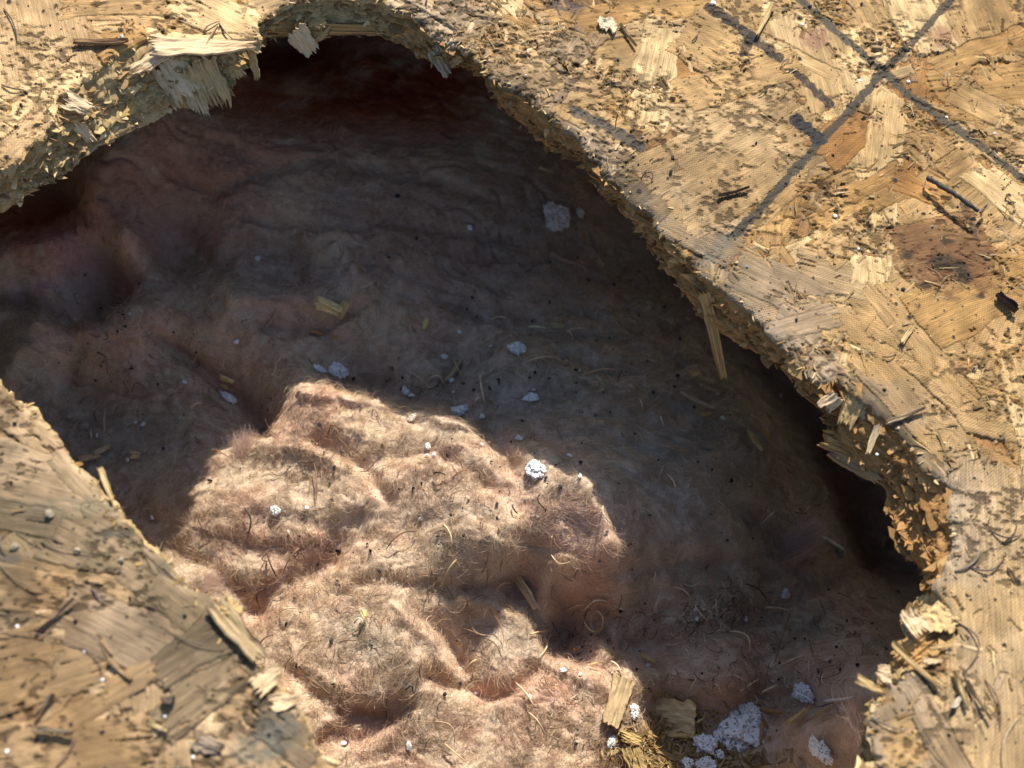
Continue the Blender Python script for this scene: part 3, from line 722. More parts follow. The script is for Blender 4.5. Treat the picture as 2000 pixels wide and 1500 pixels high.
# ------------------------------------------------------------------ the insulation
CTRL = [  # photo px, photo py, depth mm
 (500,120,84),(560,95,84),(700,130,68),(850,160,68),(1050,250,78),(300,260,56),(420,265,60),(200,320,62),(600,300,64),(900,350,74),(1200,480,102),(1100,380,84),(330,330,66),(240,400,70),
 (80,400,100),(80,440,100),(-100,450,98),(150,420,95),(100,500,76),(250,480,74),(0,520,77),(40,570,84),(230,600,102),(335,520,94),(450,450,76),(650,480,72),(560,545,86),(850,480,82),(1000,440,84),
 (60,680,85),(150,640,82),(150,750,97),(0,650,88),(250,615,80),(450,615,79),(640,605,79),(330,690,92),(480,765,97),(560,720,83),(640,700,90),(720,760,97),(300,850,96),(200,850,102),(380,820,95),(250,930,100),
 (800,650,84),(900,700,90),(820,790,84),(700,650,86),(480,900,88),(430,895,90),(510,860,87),(580,778,78),(700,795,73),(890,840,64),(960,895,61),(1090,925,55),(1190,1005,54),(1185,1105,60),(1100,1105,62),(1000,1075,63),(1150,1055,58),
 (520,830,98),(680,765,84),(900,800,80),(960,840,76),(1100,880,66),(1220,950,58),(1240,1060,60),
 (600,900,80),(800,950,69),(1000,1000,60),(1100,1030,57),(900,1100,66),(450,985,85),(600,995,80),(500,1100,88),(600,1110,83),(400,1060,90),(345,1000,93),(330,1060,97),(700,1060,74),(800,1050,72),
 (250,1000,102),(330,1150,95),(480,1230,92),(600,1230,84),(700,1150,77),(550,1300,87),(700,1400,82),(800,1200,72),(800,1290,73),(900,1310,82),(760,1480,86),(900,1180,76),(1000,1260,76),(1060,1340,74),(1150,1400,76),(1120,1210,90),(1010,1130,79),(880,1230,79),
 (950,1450,80),(1000,1200,82),(1000,700,80),(1100,750,78),(960,800,82),(1300,800,78),(1400,950,72),(1250,900,66),(1350,1050,68),(1450,780,92),(1540,800,122),(1600,1000,104),(1700,980,134),(1700,1100,132),(1500,650,130),(1300,600,106),(1310,540,118),(1620,860,132),(1150,600,88),
 (1500,1200,90),(1300,1150,76),(1250,1250,86),(1160,1270,84),(1250,1315,80),(1400,1325,77),(1600,1270,82),(1720,1190,98),(1300,1400,90),(1450,1430,86),(1350,1480,86),(1220,1400,76),(1600,1400,76),(1690,1400,45),(1600,1500,66),(1670,1340,62),
 (1200,1500,79),(700,1600,84),(1000,1650,82),(1300,1650,84),(1600,1650,70),(300,1500,90),(0,1200,92),(-300,900,96),(-400,500,96),(2100,1100,112),(2100,1500,90),(1900,700,112),(1600,300,105),(1000,50,72),(700,-100,62),(200,100,50),(-100,200,60),(1300,0,80),
]
def build_batt():
    pts = np.array([[*P(a, b, -z * MM)] for a, b, z in CTRL])
    c2 = (0.005) ** 2
    Q = pts[:, :2]
    Dm = np.sqrt(((Q[:, None] - Q[None]) ** 2).sum(-1) + c2)
    z0 = -0.084
    A = np.block([[Dm, np.ones((len(Q), 1))], [np.ones((1, len(Q))), np.zeros((1, 1))]])
    wgt = np.linalg.solve(A + np.eye(len(A)) * 1e-4 * 0.3, np.append(pts[:, 2], 0))
    xs = axis_coords(-0.19, 0.21, 0.00036, 0.75); ys = axis_coords(-0.13, 0.21, 0.00036, 0.75)
    nx, ny = len(xs), len(ys)
    X, Y = np.meshgrid(xs, ys, indexing='ij')
    cx_ = np.clip(X, -0.2, 0.22); cy_ = np.clip(Y, -0.15, 0.22)
    gx = np.arange(-0.205, 0.2251, 0.0015); gy = np.arange(-0.155, 0.2251, 0.0015)
    GX, GY = np.meshgrid(gx, gy, indexing='ij'); Zc = np.full(GX.shape, wgt[-1])
    for (qx, qy), w in zip(Q, wgt[:-1]): Zc += w * np.sqrt((GX - qx) ** 2 + (GY - qy) ** 2 + c2)
    def bil(T, x, y):
        fx = np.clip((x - gx[0]) / 0.0015, 0, len(gx) - 1.001); fy = np.clip((y - gy[0]) / 0.0015, 0, len(gy) - 1.001)
        i = fx.astype(int); j = fy.astype(int); fx = fx - i; fy = fy - j
        fx = fx * fx * (3 - 2 * fx) * 0 + fx; 
        return T[i, j] * (1 - fx) * (1 - fy) + T[i + 1, j] * fx * (1 - fy) + T[i, j + 1] * (1 - fx) * fy + T[i + 1, j + 1] * fx * fy
    # matted pull direction and warp
    wx = (fbm(X / 0.03, Y / 0.03, 200, 3) - .5) * 0.018; wy = (fbm(X / 0.03, Y / 0.03, 210, 3) - .5) * 0.018
    Z = bil(Zc, cx_ + wx * 0.12, cy_ + wy * 0.12)
    px, py = proj(np.stack([X, Y, Z], -1))
    far = smooth(620, 380, py)                              # the smooth streaky far bank
    def lobes(s, seed, a=1.0):
        n = fbm((X + wx * a) / s, (Y + wy * a) / (s * 0.62), seed, 4, 0.5)
        return 1 - np.abs(n - 0.5) * 4
    Z += lobes(0.026, 220) * 0.0011 * (1 - 0.4 * far)
    Z += lobes(0.012, 230) * 0.0008 * (1 - 0.5 * far)
    Z += (fbm((X + wx) / 0.004, (Y + wy) / 0.0032, 240, 3) - .5) * 0.0014 * (1 - 0.6 * far)
    Z += (fbm((X + wx) / 0.02, (Y + wy) / 0.0026, 245, 4) - .5) * 0.0013 * far
    Z += (fbm(X / 0.0012, Y / 0.0012, 250, 3) - .5) * 0.0006
    shd = smooth(1000, 700, py + np.abs(px - 1000) * 0 - np.clip(px - 1150, 0, 400) * .9)
    rdg = 1 - np.abs(fbm((X + wx * 1.6) / 0.016, (Y + wy * 1.6 + X * .25) / 0.0055, 330, 3) - .5) * 7
    Z += np.clip(rdg, 0, 1) ** 2 * -0.0011 * shd * smooth(.42, .58, fbm(X / .02, Y / .014, 335, 3))
    # creases and rolled folds as seen: polyline px, depth mm (minus = crease, plus = fold crest), width px, one-sidedness
    def fold(ptsl, amp, w, side=0.0):
        nonlocal Z
        if max(q[1] for q in ptsl) < 780: amp, w = amp * 0.85, w * 1.15
        best = np.full(X.shape, 1e9); sg = np.zeros(X.shape)
        for a, b in zip(ptsl[:-1], ptsl[1:]):
            dx, dy = b[0] - a[0], b[1] - a[1]
            t = np.clip(((px - a[0]) * dx + (py - a[1]) * dy) / (dx * dx + dy * dy), 0, 1)
            ex = px - a[0] - t * dx; ey = py - a[1] - t * dy
            d = np.hypot(ex, ey); m = d < best
            best = np.where(m, d, best); sg = np.where(m, np.sign(dx * ey - dy * ex), sg)
        ww = w * np.where(sg > 0, 1 + side, 1 - side)
        Z += amp * MM * np.exp(-(best + (fbm(X / .004, Y / .004, 260, 2) - .5) * w * .6).clip(-w * .2) ** 2 / (2 * (ww * .6) ** 2))
    fold([(310,650),(370,690),(430,735),(480,775),(520,830)], -7, 20, .4)
    fold([(455,590),(560,600),(660,605)], 4, 22, -.5); fold([(520,640),(620,640),(690,605)], -6, 16)
    fold([(600,470),(650,460),(690,520),(700,590)], 3.2, 26, -.2); fold([(700,500),(760,560),(900,590),(1050,615)], -3.5, 16, .4)
    fold([(430,270),(540,320),(640,310),(800,330),(950,380)], -2, 16, .5); fold([(330,250),(350,340),(420,370),(520,330)], -2.5, 16, .3)
    fold([(320,420),(420,520),(470,480),(560,490)], -3, 16); fold([(480,420),(640,450),(760,430),(1000,470)], -2.5, 14)
    fold([(680,480),(860,560),(1000,600),(1160,610)], -3, 13, .3)
    fold([(180,330),(190,400),(240,450),(300,470)], 3, 26, .2); fold([(20,600),(110,590),(60,660),(20,740)], 3.5, 30, .2)
    fold([(0,585),(80,600),(190,615)], -8, 16); fold([(0,500),(90,480),(200,470),(290,475)], 2.5, 30, .2); fold([(120,620),(150,680),(130,740)], -5, 22)
    fold([(720,745),(800,775),(870,760),(900,700)], -5, 20); fold([(900,800),(960,850),(1000,905)], -6, 22, .2)
    fold([(590,775),(700,790),(800,812),(890,838)], 2.5, 16, -.5)
    fold([(350,1000),(450,985),(600,1000),(720,990),(820,960)], 1.2, 30, -.3)
    fold([(430,1045),(560,1075),(640,1060),(690,1010)], -2, 30, .5); fold([(480,1210),(520,1160),(620,1110),(700,1040)], -4, 30)
    fold([(350,1080),(420,1110),(520,1200),(500,1250)], -3, 24)
    fold([(790,1210),(840,1260),(880,1320),(910,1350)], 2.2, 22, -.5); fold([(800,1190),(870,1240),(920,1330),(960,1350)], -3.5, 24)
    fold([(730,1130),(800,1140),(900,1150),(1000,1140)], -2, 22, .4); fold([(560,1310),(640,1380),(760,1400),(700,1440)], -2.5, 24)
    fold([(620,1450),(700,1400),(780,1370)], -4, 26, .3); fold([(840,1320),(950,1360),(1000,1350),(1040,1310)], -4, 18)
    fold([(910,1180),(960,1190),(1010,1220),(1060,1290),(1180,1350)], 3.5, 24); fold([(1100,1120),(1110,1200),(1080,1270)], -4, 30)
    fold([(1130,1150),(1150,1250),(1180,1290)], 3, 18); fold([(1190,1270),(1240,1330),(1400,1340),(1560,1310),(1700,1240)], 3, 30, .2)
    fold([(1220,1270),(1350,1260),(1500,1200),(1640,1130)], -4, 26); fold([(1130,950),(1160,1000),(1180,1060)], 2, 26)
    fold([(940,1010),(1030,1060),(1130,1080)], -2.5, 18); fold([(700,900),(850,880),(980,960)], -2, 18); fold([(620,860),(700,900),(760,980)], -2.5, 18)
    fold([(470,870),(560,880),(640,900)], 2, 20); fold([(1200,1110),(1400,1100),(1560,1120)], -3, 26); fold([(930,800),(960,740),(1010,705),(1100,720)], 2.5, 30)
    fold([(1100,700),(1200,730),(1330,720)], -2.5, 18); fold([(880,590),(1000,640),(1180,660),(1320,650)], -3, 12); fold([(700,640),(760,690),(780,740)], 3, 24); fold([(560,480),(590,560),(600,600)], -2, 18); fold([(930,760),(920,830),(980,880),(1080,890)], 3, 24); fold([(1130,540),(1240,560)], -2, 12); fold([(1350,960),(1420,1040),(1460,1130)], 3, 30); fold([(1660,1360),(1690,1400),(1680,1470)], 4, 18)
    global BATT
    BATT = (xs, ys, Z)
    # colours: dusty grey tan over pink wool, orange red where clean or as painted glow
    k = 6
    lap = np.zeros_like(Z)
    lap[k:-k, k:-k] = (Z[2 * k:, k:-k] + Z[:-2 * k, k:-k] + Z[k:-k, 2 * k:] + Z[k:-k, :-2 * k]) / 4 - Z[k:-k, k:-k]
    gyd = np.gradient(Z, axis=1) / np.maximum(np.gradient(Y, axis=1), 1e-9); gxd = np.gradient(Z, axis=0) / np.maximum(np.gradient(X, axis=0), 1e-9)
    steep = smooth(0.7, 1.9, np.hypot(gxd, gyd))
    nA = fbm(X / 0.016, Y / 0.012, 270, 4); nB = fbm(X / 0.0035, Y / 0.003, 280, 4)
    pink = np.clip(steep * 0.22 + smooth(0.56, 0.72, nA) * 0.45 + smooth(0.0002, 0.0012, lap) * 0.15, 0, 1)
    dust = np.array([0.55, 0.415, 0.295]); grey = np.array([0.48, 0.39, 0.29]); pk = np.array([0.56, 0.36, 0.265]); org = np.array([0.58, 0.36, 0.235])
    c = dust[None, None] * (0.88 + 0.24 * nB)[..., None]
    gm = smooth(0.45, 0.62, fbm(X / 0.022, Y / 0.02, 290, 4))[..., None]
    c = c * (1 - gm * .5) + grey * gm * .5
    c = c * (1 - pink[..., None]) + pk * (0.85 + .3 * nB)[..., None] * pink[..., None]
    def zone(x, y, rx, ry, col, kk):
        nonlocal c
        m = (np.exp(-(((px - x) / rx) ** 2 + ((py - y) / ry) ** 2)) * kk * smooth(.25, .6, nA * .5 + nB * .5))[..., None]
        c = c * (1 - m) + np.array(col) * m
    for x, y, rx, ry, kk in [(620,1070,90,40,.7),(170,660,110,40,1),(60,430,140,60,1.3),(650,160,330,80,1.2),(300,420,160,110,.8),(700,1440,90,60,.8),(550,840,60,50,1),(950,1340,90,30,1),(500,1200,60,60,.8),(1350,1360,120,30,.8),
                             (780,990,80,40,.7),(1100,1290,60,40,.5),(1640,1430,90,70,.8),(1030,1330,50,30,.8),(270,1010,60,50,.6)]:
        zone(x, y, rx, ry, (.62, .26, .10) if (x == 60) else org if kk > 1.1 else pk * 0.95 + org * .05, kk)  # deep orange paints the glow of light through wool at left and top
    zone(740, 170, 480, 130, (.36, .15, .08), 1.5); zone(330, 330, 180, 110, (.40, .22, .15), 1.0)  # reddish dark of the shaded far bank, painted into the wool tone
    for yy_ in (330, 430, 500): zone(900, yy_, 420, 70, (.40, .26, .19), .8)  # far bank's painted dark carried further down
    zone(80, 570, 70, 26, (.62, .50, .50), .7); zone(140, 490, 170, 60, (.62, .33, .27), 1.1)
    for x, y, rx, ry in [(1000,780,170,80),(880,740,120,50),(650,500,50,60),(250,870,200,80),(1350,880,200,120),(780,1000,100,30),(60,720,60,80),(700,1250,60,50),(1000,1250,60,40)]:
        zone(x, y, rx, ry, (.43, .38, .31), .8)
    c = np.clip(c, 0.03, 0.8)
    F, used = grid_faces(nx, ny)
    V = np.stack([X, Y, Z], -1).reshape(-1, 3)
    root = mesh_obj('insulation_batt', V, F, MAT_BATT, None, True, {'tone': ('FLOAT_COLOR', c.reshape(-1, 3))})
    tag(root, 'crumpled dusty pink glass wool insulation lying in the dark under the hole', 'insulation')
    # ---- fibres
    rg = np.random.default_rng(8)
    M0 = 1500000
    i = rg.integers(2, nx - 2, M0); j = rg.integers(2, ny - 2, M0)
    hx, hy = px[i, j], py[i, j]
    inside = sdf(P(np.array([a[0] for a, b in PAIRS]), np.array([a[1] for a, b in PAIRS]), 0.0), GX, GY)
    q = P(hx, hy, 0.0)
    ii = np.clip(((q[:, 0] - gx[0]) / 0.0015).astype(int), 0, len(gx) - 1); jj = np.clip(((q[:, 1] - gy[0]) / 0.0015).astype(int), 0, len(gy) - 1)
    ok = (inside[ii, jj] < 0.010) & (hx > -120) & (hx < 2000) & (hy > 0) & (hy < 1600)
    litz = (hy > 700)
    ok &= rg.random(M0) < np.where(litz, 1.0, 0.75)
    i, j, hx, hy = i[ok], j[ok], hx[ok], hy[ok]
    n = min(len(i), 640000); i, j, hx, hy = i[:n], j[:n], hx[:n], hy[:n]
    root_p = np.stack([xs[i] + rg.uniform(-.5, .5, n) * .00036, ys[j] + rg.uniform(-.5, .5, n) * .00036, Z[i, j]], 1)
    gxn, gyn = gxd[i, j], gyd[i, j]
    nv = np.stack([-gxn, -gyn, np.ones(n)], 1); nv /= np.linalg.norm(nv, axis=1)[:, None]
    ang = fbm(X / 0.012, Y / 0.012, 300, 3)[i, j] * 12 + (fbm(X / 0.0035, Y / 0.0035, 305, 2)[i, j] - .5) * 5 + rg.normal(0, .55, n)
    ang = np.where(hy < 450, 0.15 + (ang % 6.28 - 3.1) * .30, ang)
    t = np.stack([np.cos(ang), np.sin(ang), np.zeros(n)], 1)
    t -= (t * nv).sum(1)[:, None] * nv; t /= np.linalg.norm(t, axis=1)[:, None] + 1e-9
    b = np.cross(nv, t)
    Ln = 0.0012 + rg.random(n) ** 2 * 0.0050
    wild = rg.random(n) < 0.13
    lift = np.where(wild, rg.uniform(.3, 1.2, n), rg.uniform(.02, .30, n))
    curl = rg.normal(0, .8, n); K = 6
    co = np.zeros((n, K, 3)); p = root_p - nv * 0.0002; co[:, 0] = p
    for s in range(1, K):
        f = (s - 1) / (K - 1)
        a2 = curl * f * 1.6; el = lift * (1 - f * (1.5 if True else 1))
        d = (t * np.cos(a2)[:, None] + b * np.sin(a2)[:, None]) * np.cos(el)[:, None] + nv * np.sin(el)[:, None]
        p = p + d * (Ln / (K - 1))[:, None]; co[:, s] = p
    fc = c[i, j] * (np.where(hy < 760, rg.uniform(.55, 1.45, n), rg.uniform(.75, 1.25, n)) * np.where(wild, np.where(hy < 760, 1.7, 1.35), 1))[:, None]; fc = np.clip(fc, 0, .9)  # stray fibres painted brighter and more contrasty in the shaded part
    cv = bpy.data.hair_curves.new('loose_fibres')
    cv.add_curves([K] * n)
    cv.points.foreach_set('position', co.astype(np.float32).ravel()) if False else cv.attributes['position'].data.foreach_set('vector', co.astype(np.float32).ravel())
    ra = cv.attributes.get('radius') or cv.attributes.new('radius', 'FLOAT', 'POINT')
    rad = np.repeat((0.000023 * rg.uniform(.6, 1.5, n) * np.where(wild, 1.35, 1))[:, None], K, 1) * np.array([1, 1, .95, .85, .7, .4])[None]
    ra.data.foreach_set('value', rad.astype(np.float32).ravel())
    ta = cv.attributes.new('tone', 'FLOAT_COLOR', 'CURVE')
    ta.data.foreach_set('color', np.concatenate([fc, np.ones((n, 1))], 1).astype(np.float32).ravel())
    cv.materials.append(MAT_FIBRE)
    o = bpy.data.objects.new('loose_fibres', cv); COL.objects.link(o); o.parent = root
    tag(o, 'fine fuzzy glass fibres covering the wool', kind='stuff')
    # tufts that stand up out of the mat
    for (x, y, dx, dy, nn, ln, lab) in [(480,885,-10,-40,500,.007,'pale tuft of fibres standing up at the left end of the sunlit mound'), (1530,1075,60,-40,1500,.016,'wispy pink tuft sticking up in the shade on the right'),
                                        (1535,1080,-50,-60,900,.014,'thin curled wisp beside the pink tuft'), (1690,1420,-10,-50,600,.009,'sunlit brown tuft against the lower right rim'), (1110,985,60,10,500,.007,'fuzzy crest of the mound by the shadow line'),
                                        (1480,1000,-20,10,250,.008,'small tuft in the right shade'), (390,1150,60,-20,500,.008,'white tuft squeezed against the lower left board edge')]:
        sp = surf(x, y)[0]; m = nn
        r0 = sp + rg.normal(0, .0016, (m, 3)) * [1, 1, .3]
        tgt = P(x + dx * 2, y + dy * 2, sp[2] + .006) - sp; tgt /= np.linalg.norm(tgt)
        Ls = rg.uniform(.5, 1, m) * ln; side = rg.normal(0, .6 if ln < .0125 else .24, (m, 3)); cb = rg.normal(0, .5, (m, 3)) * .6 + np.array([.3, .2, .1])
        co2 = np.zeros((m, 7, 3)); pp = r0.copy(); co2[:, 0] = pp
        for s in range(1, 7):
            d = tgt + side * (1 - s / 9) * .8 + cb * (s / 7) ** 2; d /= np.linalg.norm(d, axis=1)[:, None]
            pp = pp + d * (Ls / 6)[:, None]; co2[:, s] = pp
        c2v = bpy.data.hair_curves.new('fibre_tuft'); c2v.add_curves([7] * m)
        c2v.attributes['position'].data.foreach_set('vector', co2.astype(np.float32).ravel())
        ra = c2v.attributes.get('radius') or c2v.attributes.new('radius', 'FLOAT', 'POINT')
        ra.data.foreach_set('value', (np.ones((m, 7)) * np.array([1, 1, .9, .8, .65, .5, .3]) * .000030).astype(np.float32).ravel())
        ta = c2v.attributes.new('tone', 'FLOAT_COLOR', 'CURVE')
        fc = np.array([.66, .50, .42]) * rg.uniform(.7, 1.3, m)[:, None]
        ta.data.foreach_set('color', np.concatenate([fc, np.ones((m, 1))], 1).astype(np.float32).ravel())
        c2v.materials.append(MAT_FIBRE)
        o = bpy.data.objects.new('fibre_tuft', c2v); COL.objects.link(o); o.parent = root; tag(o, lab)
    return root

def batt_z(x, y):
    xs, ys, Z = BATT
    i = np.clip(np.searchsorted(xs, x) - 1, 0, len(xs) - 2); j = np.clip(np.searchsorted(ys, y) - 1, 0, len(ys) - 2)
    fx = np.clip((x - xs[i]) / (xs[i + 1] - xs[i]), 0, 1); fy = np.clip((y - ys[j]) / (ys[j + 1] - ys[j]), 0, 1)
    return Z[i, j] * (1 - fx) * (1 - fy) + Z[i + 1, j] * fx * (1 - fy) + Z[i, j + 1] * (1 - fx) * fy + Z[i + 1, j + 1] * fx * fy

def surf(px, py):
    """point of the insulation seen at px,py and a smoothed normal"""
    zz = np.linspace(-0.015, -0.135, 480)
    p = P(np.full(480, px), np.full(480, py), zz)
    below = batt_z(p[:, 0], p[:, 1]) > zz
    k = int(np.argmax(below)) if below.any() else 400
    q = p[k]; e = .0025
    n = np.array([-(batt_z(q[0] + e, q[1]) - batt_z(q[0] - e, q[1])) / (2 * e), -(batt_z(q[0], q[1] + e) - batt_z(q[0], q[1] - e)) / (2 * e), 1.0])
    return q, n / np.linalg.norm(n)

BOARD_ROOT = build_board()
build_edge(BOARD_ROOT)
build_splinters(BOARD_ROOT)
build_chaff()
build_batt()
#ITEMS
# ------------------------------------------------------------------ debris lying on the wool and on the board
from mathutils import noise as mn
import bmesh
LANDMARKS = [((1445,1430),'the biggest pitted white chunk'), ((890,835),'the crest of the sunlit mound'), ((490,880),'the pale tuft at the mound'),
    ((1413,735),'the long dangling splinter'), ((1640,880),'the orange block under the right rim'), ((90,430),'the dark pocket at the far left'),
    ((650,590),'the crumbled wood lump'), ((1035,1145),'the flat tan sliver below the mound'), ((1545,1060),'the wispy pink tuft'),
    ((227,990),'the lower left board edge'), ((1320,1400),'the square yellow wood scrap'), ((560,1090),'the orange hollow in the sun'),
    ((1082,425),'the pale chunk in deep shade'), ((655,732),'the white chunk pair behind the mound'), ((900,812),'the dark specked white chunk at the crest'),
    ((1010,688),'the round white chunk in mid shade'), ((1575,1350),'the lone white chunk by the lower right rim'), ((700,1440),'the red fold at the bottom'),
    ((860,1290),'the sharp fold ledge'), ((300,850),'the flat grey wool on the left'), ((1330,860),'the flat grey wool on the right'), ((1480,1210),'the hollow at the right'),
    ((1230,1390),'the frayed yellow chip'), ((1725,140),'the crossed grey lines'), ((1845,495),'the dark brown stain'), ((1850,1230),'the bright yellow torn strand'), ((200,1250),'the golden part of the lower left board'),
    ((480,1440),'the tip of the lower left board'), ((1180,250),'the charcoal smear')]
USED = {}
def where(px, py, k=0, skip=None):
    ds = sorted((math.hypot(px - p[0], py - p[1]), p, n) for p, n in LANDMARKS if math.hypot(px - p[0], py - p[1]) > 12)
    d, p, n = ds[k]
    dx, dy = px - p[0], py - p[1]
    a = 'right of' if dx > 0 else 'left of'
    b = 'below' if dy > 0 else 'above'
    if abs(dx) > 2.2 * abs(dy): s = ('just ' if d < 70 else '') + a
    elif abs(dy) > 2.2 * abs(dx): s = ('just ' if d < 70 else '') + b
    else: s = ('close ' if d < 70 else '') + b + ' and ' + a
    return s + ' ' + n
def label(desc, px, py):
    for k in range(0, 4):
        t = desc + ' ' + where(px, py, k)
        if len(t.split()) > 16:
            t = ' '.join(t.split()[:16])
        if t not in USED:
            USED[t] = 1; return t
    t = desc + ' ' + where(px, py, 0); q = t
    for w in ['another ', 'further ', 'smaller ', 'fainter ']:
        if w + q not in USED: USED[w + q] = 1; return w + q
    return t

def ico(sub):
    bm = bmesh.new(); bmesh.ops.create_icosphere(bm, subdivisions=sub, radius=1.0)
    v = np.array([x.co[:] for x in bm.verts]); f = np.array([[w.index for w in x.verts] for x in bm.faces]); bm.free()
    return v, f
ICO = {s: ico(s) for s in (3, 4, 5)}

def chunk(px, py, size, desc, flat=0.7, tone=(0.74, 0.74, 0.72), onboard=False, seed=0, aspect=1.0, rot=0.0, cat='foam chunk', name='foam_chunk', group='white foam chunks and crumbs', lab=None, specks=True):
    s = 5 if size > 40 else 4 if size > 16 else 3
    v, f = ICO[s]
    if onboard:
        p = P(px, py, 0); p[2] = board_z(p[0], p[1]); n = np.array([0, 0, 1.0])
    else:
        p, n = surf(px, py)
    dist = abs((p - CAM) @ FWD); r = size * 0.5 * dist / FP
    o = np.array([seed * 3.7 + 1.3, seed * 1.9, seed * 5.1])
    a = np.zeros(len(v)); dark = np.zeros(len(v))
    for k, q in enumerate(v):
        w = Vector(q + o)
        x = mn.noise(w * 1.1) * 0.42 + mn.noise(w * 2.3) * 0.34 + mn.noise(w * 4.6) * 0.20
        x = round(x * 7) / 7 * .5 + x * .5
        if s >= 4:
            x += mn.noise(w * 9.5) * 0.07
            c = mn.noise(w * 7.0 + Vector((9, 2, 4)))
            if c > 0.15: x -= (c - 0.15) * 0.55
            dk = mn.noise(w * 11.0 + Vector((3, 8, 1)))
            dark[k] = 1 if (specks and dk > 0.36) else 0
        a[k] = 1 + x
    V = v * a[:, None]
    V = V / np.abs(V).max(0)
    ca, sa = math.cos(rot), math.sin(rot)
    flat = flat * .75
    V = V * np.array([1.0, aspect, flat * min(1, (0.6 + aspect) / 1.6)])
    V = np.stack([V[:, 0] * ca - V[:, 1] * sa, V[:, 0] * sa + V[:, 1] * ca, V[:, 2]], 1)
    t = np.array([1, 0, 0.0]) - n[0] * n; t /= np.linalg.norm(t); b = np.cross(n, t)
    V = (V[:, :1] * t + V[:, 1:2] * b + V[:, 2:] * n) * r
    tone = np.array(tone)[None] * (1 + (vnoise(V[:, 0] / .0008, V[:, 1] / .0008, seed + 3) - .5) * .18)[:, None]
    tone = np.where(dark[:, None] > 0, np.array([[0.07, 0.07, 0.075]]), tone)
    ob = mesh_obj(name, V, f, MAT_FOAM if name == 'foam_chunk' else MAT_GRIT, None, name != 'foam_chunk', {'tone': ('FLOAT_COLOR', tone)})
    ob.location = p + n * (r * flat * 0.55 + (0 if onboard else .0006))
    tag(ob, lab or label(desc, px, py), cat, group)
    return ob

W = (0.80, 0.80, 0.79); G_ = (0.42, 0.42, 0.42); PK = (0.80, 0.70, 0.64)
chunk(1445,1430,94,'',.75,W,seed=1,lab='biggest pitted white foam chunk lying at the bottom of the hole')
chunk(1465,1395,56,'',.8,W,seed=2,aspect=.8,rot=-.8,lab='upright white chunk leaning behind the biggest pitted chunk')
chunk(1376,1460,54,'',.8,W,seed=3,aspect=.85,lab='knobbly white chunk just left of the biggest pitted chunk')
chunk(1403,1437,30,'',.8,W,seed=4,lab='small white chunk wedged between the two bottom chunks')
chunk(1405,1478,24,'',.8,W,seed=44,lab='white crumb tucked below the small wedged white chunk')
chunk(1575,1350,58,'',.6,W,seed=5,aspect=.75,lab='lone flat white chunk by the lower right rim')
chunk(1610,1462,74,'',.6,W,seed=6,aspect=.6,lab='sunlit oval white chunk nearest the bottom right rim')
chunk(1082,428,62,'',.5,PK,seed=7,aspect=1.05,lab='flat pale chunk in the deep shade near the right edge')
chunk(1128,418,26,'',.6,PK,seed=8,lab='small round pebble right of the pale chunk in deep shade')
chunk(1010,688,42,'',.7,W,seed=9,lab='round white chunk in the middle of the shade')
chunk(657,732,46,'',.7,W,seed=10,lab='pitted white chunk behind the left end of the sunlit mound')
chunk(620,726,34,'',.6,W,seed=11,aspect=.7,lab='smaller flat white chunk touching the left side of another')
chunk(443,782,46,'',.5,W,seed=12,aspect=.55,rot=-.35,lab='flat wedge shaped white chunk on the left grey wool')
chunk(900,810,50,'',.55,W,seed=13,aspect=.8,lab='dark specked white chunk just above the mound crest')
chunk(1038,780,36,'',.55,W,seed=14,aspect=.6,rot=-.2,lab='small white wedge on the grey wool right of centre')
chunk(1050,922,40,'',.9,W,seed=15,aspect=1.1,rot=.4,lab='rough white chunk casting a shadow on the sunlit mound')
chunk(808,819,24,'',.5,(.6,.58,.5),seed=16,lab='smooth cream crumb near the top of the sunlit mound')
chunk(1233,1390,28,'',.8,W,seed=17,aspect=1.2,lab='white crumb sitting on the frayed yellow chip')
chunk(540,997,26,'',.6,W,seed=18,lab='bright white crumb on the rolled fold in the sun')
chunk(1340,1497,34,'',.8,W,seed=19,lab='white lump cut by the bottom of the picture, left one')
chunk(1376,1500,44,'',.8,W,seed=20,lab='white lump cut by the bottom of the picture, right one')
sm = [(865,697,18),(1015,862,21),(838,873,18),(835,892,11),(849,890,10),(795,765,22),(804,775,14),(882,747,14),(888,769,9),(601,993,13),(282,830,13),(267,827,8),(362,748,11),(462,666,14),(502,507,13),(916,445,13),
      (1043,762,11),(1521,775,12),(1410,820,13),(1110,895,14),(1192,1448,28),(1218,1470,18),(1228,1492,22),(1316,1441,14),(1530,1158,24),(1452,1207,15),(1360,1208,13),(1130,1276,20),(1100,1312,15),(1133,1319,9),
      (800,1455,20),(673,1455,13),(1205,1343,14),(1036,1362,12),(898,649,9),(961,678,8),(1130,727,8),(939,814,12),(939,871,8),(1133,933,12),(675,1455,10),(930,1354,9),(1357,1189,10),(301,1011,12),(1095,630,0)]
for k, (x, y, s) in enumerate(sm):
    if s: chunk(x, y, s, ('tiny white crumb' if s < 12 else 'small white crumb' if s < 18 else 'white foam bit'), .7, W, seed=60 + k, aspect=.6 + .4 * ((k * 37) % 10) / 10, rot=k)
for k, (x, y, s, ds, tn_) in enumerate([(1683,935,26,'grey stone',G_),(1635,1085,22,'brownish pebble',(.33,.28,.24)),(1340,1152,24,'brown clod',(.3,.2,.13)),(1106,1108,0,'',G_)]):
    if s: chunk(x, y, s, ds, .7, tn_, seed=130 + k, cat='pebble', name='pebble', group='pebbles in the shade')
